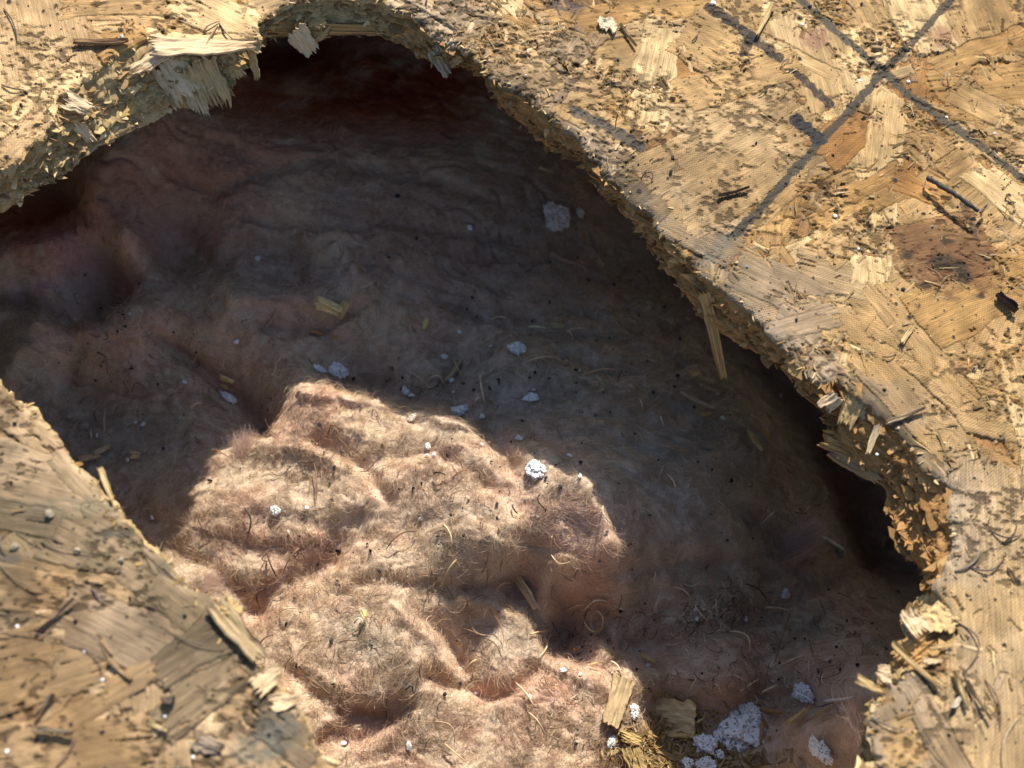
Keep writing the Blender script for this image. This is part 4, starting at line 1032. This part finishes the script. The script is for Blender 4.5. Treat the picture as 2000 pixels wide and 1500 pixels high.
for k, (x, y, s) in enumerate([(165,1273,6),(200,1328,7),(322,1399,7),(378,1479,8),(15,1468,9),(32,1222,8),(1392,9,11),(1565,52,8),(1679,159,9),(1774,160,9),(1848,230,6),(1717,883,7),(1942,262,6),(1676,486,7),(1630,424,9)]):
    chunk(x, y, s, 'white speck on the board', .8, W, onboard=True, seed=160 + k, group='white specks on the board', specks=False)
for k, (x, y, s, ds) in enumerate([(97,1005,20,'pale pebble'),(28,1068,18,'grey pebble'),(152,1077,16,'rounded pebble'),(237,1095,12,'small pebble')]):
    chunk(x, y, s, ds + ' resting on the blurred board', .8, (.30, .25, .18), onboard=True, seed=190 + k, cat='pebble', name='pebble', group='pebbles on the lower left board')
# ---- wood scraps on the wool
def chip(px, py, ln, wd, ang, tone, lab, seed, thick=.6, lift=.0006, curl=.03, taper=.3, taper0=0.0, onboard=False, rag=.22, name='wood_chip', cat='wood chip', group='wood scraps fallen on the wool', tilt=0.0):
    a = math.radians(ang)
    if onboard:
        p = P(px, py, 0); p[2] = board_z(p[0], p[1]); n = np.array([0, 0, 1.0])
    else: p, n = surf(px, py)
    q = P(px + 20 * math.cos(a), py + 20 * math.sin(a), p[2]) - p
    q -= (q @ n) * n; q /= np.linalg.norm(q)
    q = q + n * tilt; q /= np.linalg.norm(q)
    sc = abs((p - CAM) @ FWD) / FP
    c = p + n * (thick * MM * .5 + lift + (0 if onboard else .0013))
    if not onboard and py < 1280: tone = tuple(min(.8, t_ * 1.45) for t_ in tone)  # scraps above the bottom heap painted brighter to stand out of the shade
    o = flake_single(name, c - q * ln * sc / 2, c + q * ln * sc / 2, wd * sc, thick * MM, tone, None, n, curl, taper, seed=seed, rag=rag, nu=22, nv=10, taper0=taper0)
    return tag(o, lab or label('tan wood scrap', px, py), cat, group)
YEL = (0.50, 0.36, 0.16)
chip(1035,1145,100,24,31,(.45,.32,.19),'flat tan wood sliver lying below the sunlit mound',301,.7)
chip(1095,513,52,9,14,(.36,.22,.15),'thin brown sliver in the far shade',302,taper=.8)
chip(895,732,72,11,107,(.40,.29,.17),'narrow upright sliver beside a white crumb in mid shade',303)
chip(640,588,48,22,40,(.52,.40,.20),'crumbled yellowish wood lump in the middle of the hole',304,2.0,curl=.1)
chip(660,598,30,16,70,(.46,.34,.18),'torn corner of wood beside the crumbled yellowish lump',305,1.4)
chip(636,648,52,6,17,ORG,'orange straw like sliver just below the crumbled wood lump',306,taper=.1)
chip(1353,741,28,15,-25,YEL,'small squarish tan chip under the long dangling splinter',307)
chip(1378,767,44,12,8,(.42,.29,.17),'leaf shaped chip below the dangling splinter, upper one',308,taper=.9,taper0=.9)
chip(1356,793,64,12,28,(.42,.29,.17),'leaf shaped chip below the dangling splinter, longer one',309,taper=.9,taper0=.9)
chip(1373,818,26,5,-25,YEL,'short yellow stick beside the longer leaf shaped chip',310)
chip(1465,872,42,24,80,YEL,'upright yellow chip left of the orange block',311,curl=.1,taper=.5)
chip(1484,849,20,14,30,ORG,'small orange curl above the upright yellow chip',312)
chip(1490,912,42,10,115,(.36,.23,.12),'brown sliver below the upright yellow chip',313,taper=.8)
chip(1600,972,46,10,130,(.33,.27,.14),'greenish tan shred in the deep shade under the right rim',314,taper=.6)
chip(1720,1063,28,11,115,(.45,.34,.2),'short tan chip in the dark by the right rim',315)
chip(1176,1238,56,17,98,(.46,.30,.15),'ragged edged orange tan shred in the right hollow',316,taper=.6,tilt=.5)
chip(1200,1372,96,46,106,(.47,.34,.19),'long flat tan chip beside the sunlit wool at the bottom',317,.8,rag=.07,taper=.25)
chip(1222,1440,40,26,20,(.52,.36,.15),'frayed bright yellow chip at the bottom',318,.8)
chip(1320,1392,86,70,4,(.74,.56,.30),'square yellow wood scrap with dark specks at the bottom',319,1.4,taper=.05,rag=.05,lift=.0016)
chip(1322,1446,96,12,4,(.62,.44,.20),'thin yellow strip below the square yellow scrap',320)
chip(1235,1490,60,40,60,(.45,.32,.14),'broken yellow piece at the very bottom left of the white lumps',321,.8)
chip(1290,1480,90,14,200,(.35,.24,.11),'brown strip under the white lumps at the bottom',322)
chip(1570,1412,52,20,-28,(.52,.36,.14),'yellow double flake below the lone white chunk',323)
chip(1619,1404,26,20,10,(.40,.26,.13),'small brown flake right of the yellow double flake',324)
chip(1508,1402,56,9,50,ORG,'orange sliver right of the upright white chunk',325,taper=.7,tilt=.2)
chip(1497,1440,44,7,75,ORG,'orange sliver leaning down beside the biggest white chunk',326,taper=.7)
chip(1560,1500,26,14,60,YEL,'cream scrap cut by the bottom of the picture',327)
chip(450,733,26,11,25,YEL,'small yellow crumb of wood in the left crease',328); chip(446,748,12,6,20,YEL,None,329)
chip(203,884,34,10,-25,(.38,.29,.18),'cluster scrap on the left grey wool, upper one',330); chip(178,898,40,12,-10,(.40,.28,.17),'flat brown scrap near the lower left board edge',331); chip(272,893,18,14,10,(.48,.38,.2),'yellowish crumb on the left grey wool',332)
chip(1060,338,34,4,2,(.45,.32,.18),'pale straw in the far shade',333); chip(1165,520,14,10,40,TAN,None,334); chip(1290,592,18,8,-45,(.5,.38,.2),None,335)
chip(824,634,20,9,100,(.5,.45,.2),'greenish seed husk in mid shade',336); chip(1262,1300,30,10,70,YEL,None,337); chip(720,1207,18,10,60,YEL,'tiny yellow triangle on the sunlit fold',338)
chip(1130,1283,30,14,80,ORG,'orange bit behind a white crumb at the fold',339,tilt=.6); chip(1085,640,26,10,0,(.36,.3,.15),'olive bud at the end of a straw in mid shade',340)
# on the board
chip(1912,420,26,5,-50,(.16,.12,.10),'short broken stub at the end of the dark twig',352,.6,lift=.0022,onboard=True,name='twig',cat='twig',group='twigs on the board')
chip(1960,598,44,12,35,(.07,.05,.045),'dark bark flake standing near the right border',353,1.5,onboard=True,name='bark_flake',cat='bark',group='bark on the board')
chip(1768,658,50,9,-55,(.55,.42,.22),'light yellow sliver lying on the board below the stain',354,onboard=True,group='wood scraps on the board')
chip(1225,75,62,4,52,(.42,.29,.14),'thin straight sliver on the plain board near the top',355,onboard=True,group='wood scraps on the board')
chip(1185,55,30,38,90,(.60,.50,.33),'pale oval flake on the plain board near the top',356,onboard=True,group='wood scraps on the board')
chip(200,90,96,13,-8,(.25,.15,.08),'dark brown strip lying on the upper left board',357,onboard=True,group='wood scraps on the board')
chip(1490,47,95,9,118,(.50,.36,.18),'long tan sliver across the blue black smear',358,onboard=True,group='wood scraps on the board')
chip(1432,378,68,4,-14,(.10,.07,.05),'dark straw on the light square strand',359,onboard=True,group='wood scraps on the board')
chip(1765,815,90,8,-22,(.30,.22,.14),'grey brown splinter beside the right rim above the block',360,onboard=True,group='wood scraps on the board')
chip(90,1380,50,8,130,(.17,.13,.09),'dark flake on the golden board at lower left',361,onboard=True,lift=.001,group='wood scraps on the board')
chip(110,1430,70,9,5,(.19,.145,.10),'dark bark strip on the lower left board',362,onboard=True,lift=.001,group='wood scraps on the board')
chip(405,1455,46,34,20,(.25,.19,.14),'dark square flake near the bottom of the lower left board',363,onboard=True,group='wood scraps on the board')
chip(330,1370,13,24,95,(.14,.11,.08),'dark oval seed on the lower left board',364,1.4,onboard=True,name='seed',cat='seed',group='seeds on the board')
chip(310,1420,40,9,25,(.50,.38,.2),'pale sliver near the white speck on lower left board',365,onboard=True,group='wood scraps on the board')
chip(110,1205,90,6,-40,(.22,.16,.11),'brown splinter standing across the lower left board',366,onboard=True,tilt=.1,group='wood scraps on the board')
chip(235,1310,60,8,40,(.30,.2,.11),'brown splinter on the middle of the lower left board',367,onboard=True,group='wood scraps on the board')
chip(1905,1370,80,5,50,(.33,.24,.14),'long thin splinter on the right board near the bottom',368,onboard=True,group='wood scraps on the board')
chip(1870,1350,70,9,62,(.46,.34,.17),'tan splinter at the lower right of the board',369,onboard=True,group='wood scraps on the board')
chip(1862,1376,24,8,120,(.6,.52,.4),'white flake at the lower right of the board',370,onboard=True,group='wood scraps on the board')
# ---- needles, roots and straws
def strand(pts3, r, tone, name, lab, cat, group, sides=6, taper=True):
    pts3 = np.array(pts3); n = len(pts3)
    tg = np.gradient(pts3, axis=0); tg /= np.linalg.norm(tg, axis=1)[:, None] + 1e-12
    ref = np.array([0.3, 0.2, 1.0]); s = np.cross(tg, ref); s /= np.linalg.norm(s, axis=1)[:, None] + 1e-12; b = np.cross(tg, s)
    a = np.linspace(0, 2 * math.pi, sides, endpoint=False)
    rr = r * (np.interp(np.linspace(0, 1, n), [0, .1, .8, 1], [.75, 1, .8, .35]) if taper else np.ones(n))
    V = pts3[:, None] + (s[:, None] * np.cos(a)[None, :, None] + b[:, None] * np.sin(a)[None, :, None]) * rr[:, None, None]
    idx = np.arange(n * sides).reshape(n, sides)
    A = idx[:-1]; B = idx[1:]
    F = np.stack([A, np.roll(A, -1, 1), np.roll(B, -1, 1), B], -1).reshape(-1, 4)
    tn_ = np.array(tone)[None] * (0.75 + .5 * vnoise(np.repeat(np.linspace(0, 6, n), sides), np.zeros(n * sides), 5))[:, None]
    return V.reshape(-1, 3), F, tn_
def px_curve(x0, y0, x1, y1, bend, n=16, hook=0.0):
    t = np.linspace(0, 1, n); dx, dy = x1 - x0, y1 - y0
    ox, oy = -dy * bend, dx * bend
    w = np.sin(math.pi * t ** (1 + hook)) 
    return x0 + dx * t + ox * w, y0 + dy * t + oy * w
DK = (.07, .05, .04); BR = (.20, .12, .07); LT = (.45, .34, .21); RD = (.26, .13, .07); PL = (.55, .46, .33)
NEED = [ # x0,y0,x1,y1,bend,width px,tone,onboard,text
 (475,990,483,1048,-.22,4,DK,0,'dark bowed needle above the orange hollow'), (418,1020,400,1042,.95,2.5,BR,0,'thin hooked needle on the left of the rolled fold'),
 (522,1080,541,1130,.06,4,DK,0,'straight dark needle standing in the orange hollow'), (524,1078,534,1096,1.0,2.5,DK,0,'tiny dark loop on the needle in the orange hollow'),
 (588,1068,552,1122,.05,3,(.24,.16,.1),0,'brown straw right of the dark needle in the orange hollow'), (575,1092,597,1096,-.4,2,DK,0,None), (536,1146,517,1200,.5,3,DK,0,'big dark hooked needle below the orange hollow'),
 (645,1052,629,1083,-.15,2,DK,0,None), (536,1240,503,1268,.08,4,BR,0,'brown tipped needle by the lower left board edge'), (576,1280,556,1318,.15,2.5,BR,0,None), (612,900,617,985,-.06,3,BR,0,'long upright brown needle in the left of the mound'),
 (640,855,668,845,-.5,2.5,RD,0,None), (655,848,690,880,.1,2,RD,0,None), (620,875,650,856,-.3,2,BR,0,None), (545,1196,580,1188,.05,3,LT,0,None),
 (885,700,908,742,.08,3,LT,0,None), (937,728,948,793,.06,4,LT,0,'pale blade upright in the shade above the mound crest'), (952,628,1002,628,-.03,3,(.4,.28,.18),0,None),(1030,639,1070,643,.02,4,(.5,.45,.25),0,'yellow straw with a bud in mid shade'),
 (1106,646,1155,646,.01,3,LT,0,None),(1102,648,1120,665,.02,3,LT,0,None),(1024,709,1105,708,-.12,3,LT,0,'long pale straw right of the round white chunk'),(1142,731,1212,724,-.02,4,(.5,.34,.2),0,'straight orange straw in the right shade'),
 (1200,668,1235,668,0,3,(.38,.25,.17),0,None),(1165,738,1178,750,0,2.5,LT,0,None),(1225,750,1236,765,.05,3,LT,0,None),(1248,780,1255,806,.1,3,LT,0,None),(1290,813,1296,833,.1,3,PL,0,None),(1170,765,1180,766,0,3,YEL,0,None),
 (870,757,830,750,.35,3,LT,0,'curved straw arching behind the mound crest'),(830,752,796,730,.1,2.5,LT,0,None),(810,757,814,776,-.6,2.5,BR,0,None),(940,778,925,795,.1,3,LT,0,None),
 (1178,985,1196,1025,.25,3,(.38,.3,.2),0,'pale bowed straw on the shadow line'),(1200,990,1212,950,-.2,2,(.25,.2,.15),0,None),(1250,900,1272,940,.1,2.5,(.28,.18,.12),0,None),(1300,905,1282,950,.05,2.5,(.30,.22,.15),0,None),
 (1145,974,1135,1010,.9,2.5,(.25,.17,.1),0,'fine coiled rootlet on the right end of the mound'),(1058,962,1070,998,.5,3,DK,0,'dark hook needle below the rough white chunk'),(1000,985,1012,1005,.2,4,DK,0,'small dark curved twig on the mound face'),
 (845,925,872,930,.02,4,DK,0,'short dark stick on the upper mound face'),(885,888,905,918,.05,2.5,RD,0,None),(882,938,916,920,-.15,3,RD,0,None),(920,920,935,940,-.4,2.5,BR,0,None),(820,1037,751,1077,.12,3.5,BR,0,'long bowed brown needle across the mound middle'),
 (862,1020,878,1085,-.18,3,LT,0,'pale needle curving down the mound middle'),(895,1090,860,1160,.08,4,(.34,.24,.13),0,'two toned straw on the lower mound face'),(848,1100,838,1185,.1,2.5,BR,0,None),(1075,1080,1118,1095,.4,3,LT,0,'bent pale rootlet at the right end of the mound'),
 (1079,1045,1076,1082,.1,2.5,LT,0,None),(1000,1140,962,1165,.15,4,(.36,.25,.14),0,'twisted straw left of the flat tan sliver'),(918,1190,975,1240,.42,3,(.30,.2,.12),0,'long hooked needle on the lower sunlit wool'),(900,1228,940,1245,0,3,BR,0,None),(940,1245,980,1288,-.12,3,BR,0,None),
 (952,1188,985,1260,-.1,2.5,RD,0,None),(932,1288,908,1312,.04,4.5,(.40,.29,.17),0,'split tipped straw on the lower sunlit wool'),(660,1255,700,1252,.06,3,BR,0,None),(730,1165,756,1163,0,3,BR,0,None),(690,1220,712,1222,-.5,3.5,PL,0,'pale arched wisp on the left sunlit fold'),
 (1062,1243,1048,1288,-.25,3.5,LT,0,'pale hook on the crest of the lower wool'),(1002,1330,1045,1385,-.05,4.5,(.38,.27,.16),0,'stout straw leaning across the bottom wool'),(1030,1390,1065,1440,-.05,4.5,(.36,.25,.14),0,'stout straw lower on the bottom wool'),
 (842,1410,886,1463,-.35,3,(.30,.2,.12),0,'long hooked needle at the bottom left wool'),(865,1450,915,1492,.03,4,(.38,.26,.15),0,'straight tan straw at the very bottom wool'),(790,1350,806,1358,-.8,4,DK,0,'small dark curl on the bottom fold'),(824,1288,822,1330,.12,3,BR,0,None),
 (1143,1358,1163,1385,.02,2.5,BR,0,None),(1065,1423,1100,1420,.1,3,BR,0,None),(1190,1290,1212,1330,-.1,4,LT,0,'pale straw over the dark gap at the bottom'),(1150,1300,1170,1295,0,4,YEL,0,None),(1033,1240,1078,1232,.02,4,(.4,.28,.16),0,'short straw over the dark hollow'),
 (1110,1190,1140,1180,.1,3.5,LT,0,None),(1140,1195,1190,1178,-.25,3.5,PL,0,'curling pale rootlet above the ragged orange shred'),(1140,1210,1175,1235,.35,3.5,(.5,.38,.2),0,'yellow curved rootlet hanging over the ragged orange shred'),(1160,1190,1170,1240,-.2,3,LT,0,None),
 (1280,1116,1275,1145,0,3,LT,0,None),(1290,1160,1275,1205,.08,3,(.4,.33,.24),0,'pale upright straw in the shaded right hollow'),(1310,1145,1355,1185,-.08,3.5,(.34,.24,.16),0,None),(1355,1180,1385,1215,.12,3,LT,0,None),(1455,992,1492,1062,-.05,3,RD,0,'reddish needle left of the wispy tuft'),
 (1480,1028,1515,995,.05,3,(.38,.32,.25),0,None),(1592,1042,1655,1082,0,8,(.62,.55,.45),0,'stout pale stick lying in the shade on the right'),(1490,1187,1545,1195,0,5,(.40,.33,.22),0,'straw ending at the right hollow'),(1545,1192,1510,1305,.05,3,RD,0,'long thin reddish needle hanging down the right roll'),
 (1580,1245,1590,1285,.1,2.5,RD,0,None),(1572,1282,1515,1305,.03,6,(.36,.28,.18),0,'flat brown straw below the right roll'),(1418,1233,1462,1285,-.3,4,(.42,.32,.18),0,'yellow bowed rootlet on the right roll'),(1440,1355,1485,1325,-.02,3.5,(.42,.34,.22),0,None),(1485,1354,1520,1338,0,5,(.42,.34,.22),0,'short straw left of the lone white chunk'),
 (1605,1370,1672,1360,.08,7,(.50,.43,.36),0,'grey pale stick just right of the lone white chunk'),(1500,1320,1560,1290,.1,2.5,(.3,.2,.12),0,None),(1450,1140,1500,1180,-.1,3,DK,0,None),(1620,960,1600,1000,.1,2.5,(.4,.34,.26),0,None),(1320,955,1300,925,.05,3,LT,0,None),
 (206,795,205,855,.0,4,(.32,.25,.18),0,'upright tan straw near the lower left board'),(240,745,255,770,.05,4,BR,0,None),(178,840,180,860,0,4.5,(.42,.35,.22),0,None),(330,775,358,768,.1,3,BR,0,None),(256,770,290,765,-.4,2.5,BR,0,None),(275,660,300,650,.2,3,(.28,.2,.15),0,None),(355,678,375,645,0,4,(.34,.25,.17),0,'short brown straw on the left wool'),
 (372,720,430,690,-.2,2.5,(.36,.26,.17),0,'thin arching straw above the left crease'),(410,795,445,805,-.1,3.5,RD,0,None),(370,800,400,788,0,3,LT,0,None),(410,880,450,897,0,2.5,RD,0,None),(515,640,540,600,.1,2,BR,0,None),(190,690,210,700,.1,3,DK,0,None),(700,565,735,540,.3,2,(.4,.32,.25),0,None),(880,560,850,520,.2,2,BR,0,None),
 # on the board
 (1262,335,1266,350,.7,2.5,DK,1,None),(1258,340,1272,358,-.4,2.5,DK,1,'dark curved fibre on the grey strand'),(1890,1108,1960,1090,.25,4,(.10,.08,.07),1,'dark bent twig lying right of the break'),(1960,1090,1958,1080,.1,3,DK,1,None),(1862,1118,1912,1082,.12,5,(.16,.13,.10),1,'dark forked root on the rim at the right'),
 (1930,1035,1995,1045,.2,4,DK,1,'dark forked twig near the right border'),(1960,1060,1985,1022,.1,3,DK,1,None),(1965,1110,1982,1140,-.05,4,DK,1,None),(1860,1210,1875,1320,-.35,3.5,(.14,.10,.07),1,'long dark root curling around the lower right break'),(1880,1315,1920,1440,.02,3,(.2,.15,.1),1,None),
 (1920,1330,1950,1430,-.1,3,(.13,.09,.06),1,None),(1955,1500,1990,1400,-.15,4,(.35,.27,.18),1,'pale curved straw at the lower right border'),(1780,1400,1850,1500,.05,3,(.18,.14,.1),1,'thin crack like root on the lower right board'),(1700,1400,1765,1430,.06,4,(.16,.13,.1),1,None),
 (425,55,395,125,.05,4,(.3,.2,.12),1,'thin brown stick lying over the pale overhang'),(395,65,430,45,0,4,(.38,.28,.17),1,None),(430,48,470,90,.1,4,(.38,.28,.17),1,None),(8,20,35,90,-.1,3,DK,1,'thin dark fibre at the upper left corner'),(5,170,50,180,.1,4,(.16,.11,.09),1,None),
 (0,1045,12,1085,.1,6,(.12,.10,.08),1,'dark twig at the left border'),(0,1105,120,1155,.12,4,(.15,.12,.08),1,'long dark root across the lower left board'),(0,1235,160,1265,-.05,4,(.16,.11,.08),1,'long thin root across the golden part of the board'),(30,1040,220,1085,.05,4,(.17,.14,.09),1,'thin root across the grey brown lower left board'),
 (110,1500,150,1440,.05,6,(.20,.12,.09),1,'reddish brown twig at the bottom left'),(160,1265,200,1330,-.2,4,(.14,.1,.08),1,None),(180,1150,205,1180,.0,6,(.12,.09,.09),1,None),(340,1240,440,1270,.04,4,(.14,.11,.08),1,None),(290,1440,360,1400,.02,4,(.15,.12,.09),1,None),
 (1350,85,1362,70,.1,3,DK,1,None),(1375,150,1390,165,0,3,DK,1,None),(1480,190,1500,170,.1,2.5,DK,1,None),(1720,700,1750,690,.2,3,DK,1,None),(1540,120,1520,140,.1,2,DK,1,None),
]
for k, (x0, y0, x1, y1, bend, w, tone, onb, txt) in enumerate(NEED):
    xx, yy = px_curve(x0, y0, x1, y1, bend, 14)
    mx_, my_ = (x0 + x1) / 2, (y0 + y1) / 2
    if onb:
        pp = P(xx, yy, 0.0); z = np.array([board_z(a, b) for a, b in pp[:, :2]])
        z = np.convolve(np.pad(z, 3, 'edge'), np.ones(7) / 7, 'valid')
        pp[:, 2] = z + .0003 + .0006 * np.sin(np.linspace(0, math.pi, 14))
    else:
        c0, n0 = surf(mx_, my_)
        pp = P(xx, yy, c0[2])
        hz = np.array([surf(a, b)[0] for a, b in zip(xx, yy)])
        hz = np.stack([np.convolve(np.pad(hz[:, q], 3, 'edge'), np.ones(7) / 7, 'valid') for q in range(3)], 1)
        pp = hz + (CAM - hz) * 0.0050 + np.array([0, 0, .0008])[None] * (.4 + np.sin(np.linspace(0, math.pi, 14)) * (1 + (k % 3)))[:, None]
    sc = abs((pp[5] - CAM) @ FWD) / FP
    tone2 = tone if (onb or tone[0] < .3) else tuple(min(.8, t_ * 1.5) for t_ in tone)  # pale needles on the wool painted brighter to show in the shade
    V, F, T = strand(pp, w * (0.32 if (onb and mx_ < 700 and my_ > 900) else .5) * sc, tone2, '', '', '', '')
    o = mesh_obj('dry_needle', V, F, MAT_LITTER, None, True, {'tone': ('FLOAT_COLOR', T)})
    shade_ = 'dark' if tone[0] < .15 else 'brown' if tone[0] < .32 else 'pale'
    ln_ = math.hypot(x1 - x0, y1 - y0)
    d_ = ('short ' if ln_ < 32 else '') + shade_ + (' bent' if abs(bend) > .18 else ' straight') + ' needle'
    tag(o, txt or label(d_ + (' on the board' if onb else ''), mx_, my_), 'dry needle', 'dry needles and roots on the board' if onb else 'dry needles and straws on the wool')
def twig():
    a = P(1810, 347, .0028); b = P(1911, 413, .0040); t = np.linspace(0, 1, 22)[:, None]
    pts = a + (b - a) * t + np.array([0, 0, 1.0]) * np.sin(t * 3.1) * .0005
    V, F, T = strand(pts, .00062, (.060, .052, .045), '', '', '', '', 8, False)
    V = V + (vnoise(V[:, 0] / .0009, V[:, 1] / .0009, 4)[:, None] - .5) * .00035
    tag(mesh_obj('twig', V, F, MAT_LITTER, None, True, {'tone': ('FLOAT_COLOR', T)}), 'dark grey twig raised above the board below the crossed lines', 'twig', 'twigs on the board')
twig()
# ---- grit and fine litter nobody could count
def scatter_grit():
    rg = np.random.default_rng(31); v, f = ICO[3]
    bm = bmesh.new(); bmesh.ops.create_icosphere(bm, subdivisions=1, radius=1.0)
    v = np.array([x.co[:] for x in bm.verts]); f = np.array([[w.index for w in x.verts] for x in bm.faces]); bm.free()
    def build(name, pts, rads, tones, lab):
        n = len(pts)
        s = rg.uniform(.55, 1.3, (n, len(v), 1)) * rads[:, None, None] * rg.uniform(.6, 1.3, (n, 1, 3))
        V = pts[:, None] + v[None] * s
        F = (f[None] + (np.arange(n) * len(v))[:, None, None]).reshape(-1, 3)
        o = mesh_obj(name, V.reshape(-1, 3), F, MAT_GRIT, None, False, {'tone': ('FLOAT_COLOR', np.repeat(tones, len(v), 0))})
        tag(o, lab, 'grit', kind='stuff')
    # on the wool
    pts = []; 
    cl = [(1150,760,300,200),(1350,900,250,200),(950,560,300,160),(300,850,220,150),(250,650,150,100),(700,930,260,120),(1000,1000,200,100),(1500,1250,200,120),(1650,1250,140,140),(1150,1290,120,90),(1300,1450,160,60),(750,1300,250,150),(600,1100,150,80),(850,770,150,60),(1250,700,200,120)]
    while len(pts) < 1250:
        c = cl[rg.integers(len(cl))]; x, y = c[0] + rg.normal(0, c[2] * .6), c[1] + rg.normal(0, c[3] * .6)
        if not (0 < x < 1850 and 250 < y < 1500): continue
        p, n = surf(x, y); pts.append(p + np.array([0, 0, .0008]))
    pts = np.array(pts); r = .00016 + rg.random(len(pts)) ** 5 * .0006
    t = np.where(rg.random(len(pts))[:, None] < .80, np.array([[.03, .03, .035]]), np.where(rg.random(len(pts))[:, None] < .5, np.array([[.6, .57, .5]]), np.array([[.35, .25, .13]]))) * rg.uniform(.7, 1.3, (len(pts), 1))
    build('grit', pts, r, t, 'black and pale grit peppered over the wool')
    xs, ys, H, D, R = BOARD_H
    m = 1500; x = rg.uniform(-.14, .17, m); y = rg.uniform(-.095, .15, m)
    i = np.searchsorted(xs, x).clip(0, len(xs) - 1); j = np.searchsorted(ys, y).clip(0, len(ys) - 1); ok = D[i, j] > .001
    x, y, i, j = x[ok], y[ok], i[ok], j[ok]
    r = .00012 + rg.random(len(x)) ** 6 * .00045
    t = np.where(rg.random(len(x))[:, None] < .85, np.array([[.03, .027, .03]]), np.array([[.65, .62, .55]])) * rg.uniform(.7, 1.3, (len(x), 1))
    build('grit', np.stack([x, y, H[i, j] + r * .4], 1), r, t, 'black grit specks peppered over the board')
scatter_grit()
def litter():
    rg = np.random.default_rng(41)
    V, F, T = [], [], []; o = 0
    cl = [(1150,1250,90,50,60),(1280,1460,90,40,110),(1380,1210,110,40,110),(1440,1180,80,40,60),(1500,1330,140,60,70),(1650,1200,80,90,60),(1520,950,100,110,50),(700,900,200,90,60),(900,1150,200,120,60),(750,1350,220,130,70),(600,1200,120,80,20),(1100,1380,80,80,40),(1100,760,260,140,70),(1500,1000,160,160,40),
          (850,480,250,100,30),(350,800,220,140,60),(300,640,150,80,20),(1220,1430,40,50,50),(1600,1250,120,80,30),(1300,1330,120,30,20),(820,765,80,20,25),(560,900,120,60,20)]
    for cx, cy, sx, sy, k in cl:
        for q in range(k):
            x, y = cx + rg.normal(0, sx * .6), cy + rg.normal(0, sy * .6)
            if not (0 < x < 1850 and 250 < y < 1500): continue
            p, n = surf(x, y); a = rg.uniform(0, 6.28); ln = rg.uniform(.0015, .006); bend = rg.normal(0, .9)
            if rg.random() < .15: bend *= 3; 
            t = np.linspace(-.5, .5, 8); aa = a + bend * t * 2
            st = np.stack([np.cos(aa), np.sin(aa), rg.normal(0, .2) + 0 * aa], 1) * ln / 7
            pp = p + np.cumsum(st, 0) - st.sum(0) / 2; pp[:, 2] = np.maximum(pp[:, 2], [batt_z(u, w) for u, w in pp[:, :2]]) + .0009
            tone = [BR, LT, RD, DK, PL, BR][rg.integers(6)]
            if x > 1200 and y < 1400 and tone[0] > .3: tone = (.72, .58, .40)  # pale litter painted brighter within the right-hand shade
            v, f, tt = strand(pp, rg.uniform(.00005, .00017), tone, '', '', '', '', 4)
            V.append(v); F.append(f + o); T.append(tt); o += len(v)
    ob = mesh_obj('plant_litter', np.concatenate(V), np.concatenate(F), MAT_LITTER, None, True, {'tone': ('FLOAT_COLOR', np.concatenate(T))})
    tag(ob, 'fine dry plant hairs and broken straws strewn over the wool', 'plant litter', kind='stuff')
    # yellow wood crumbs heaped at the bottom
    m = 600; cc = [(1290,1475,80,28),(1255,1460,40,30),(1380,1490,120,20),(1330,1420,70,50)]
    pts = []
    while len(pts) < m:
        c = cc[rg.integers(4)]; x, y = c[0] + rg.normal(0, c[2] * .7), c[1] + rg.normal(0, c[3] * .7)
        if 1160 < x < 1560 and y < 1540: pts.append(surf(x, y)[0])
    pts = np.array(pts) + np.array([0, 0, .0012]); a = rg.uniform(0, 6.28, m)
    fl = flakes(pts, np.stack([np.cos(a), np.sin(a), rg.normal(.1, .3, m)], 1), np.tile([0, 0, 1.0], (m, 1)) + rg.normal(0, .4, (m, 3)), rg.uniform(.001, .006, m), rg.uniform(.0002, .0010, m), rg.uniform(.0001, .0003, m), wood_tones(m, rg, .6, 1.0) * [.95, .92, .85], rg, 3, .2, centred=True)
    tag(flake_obj('wood_crumbs', [fl], MAT_SPL), 'heap of yellow wood crumbs around the white chunks at the bottom', 'wood crumbs', kind='stuff')
litter()
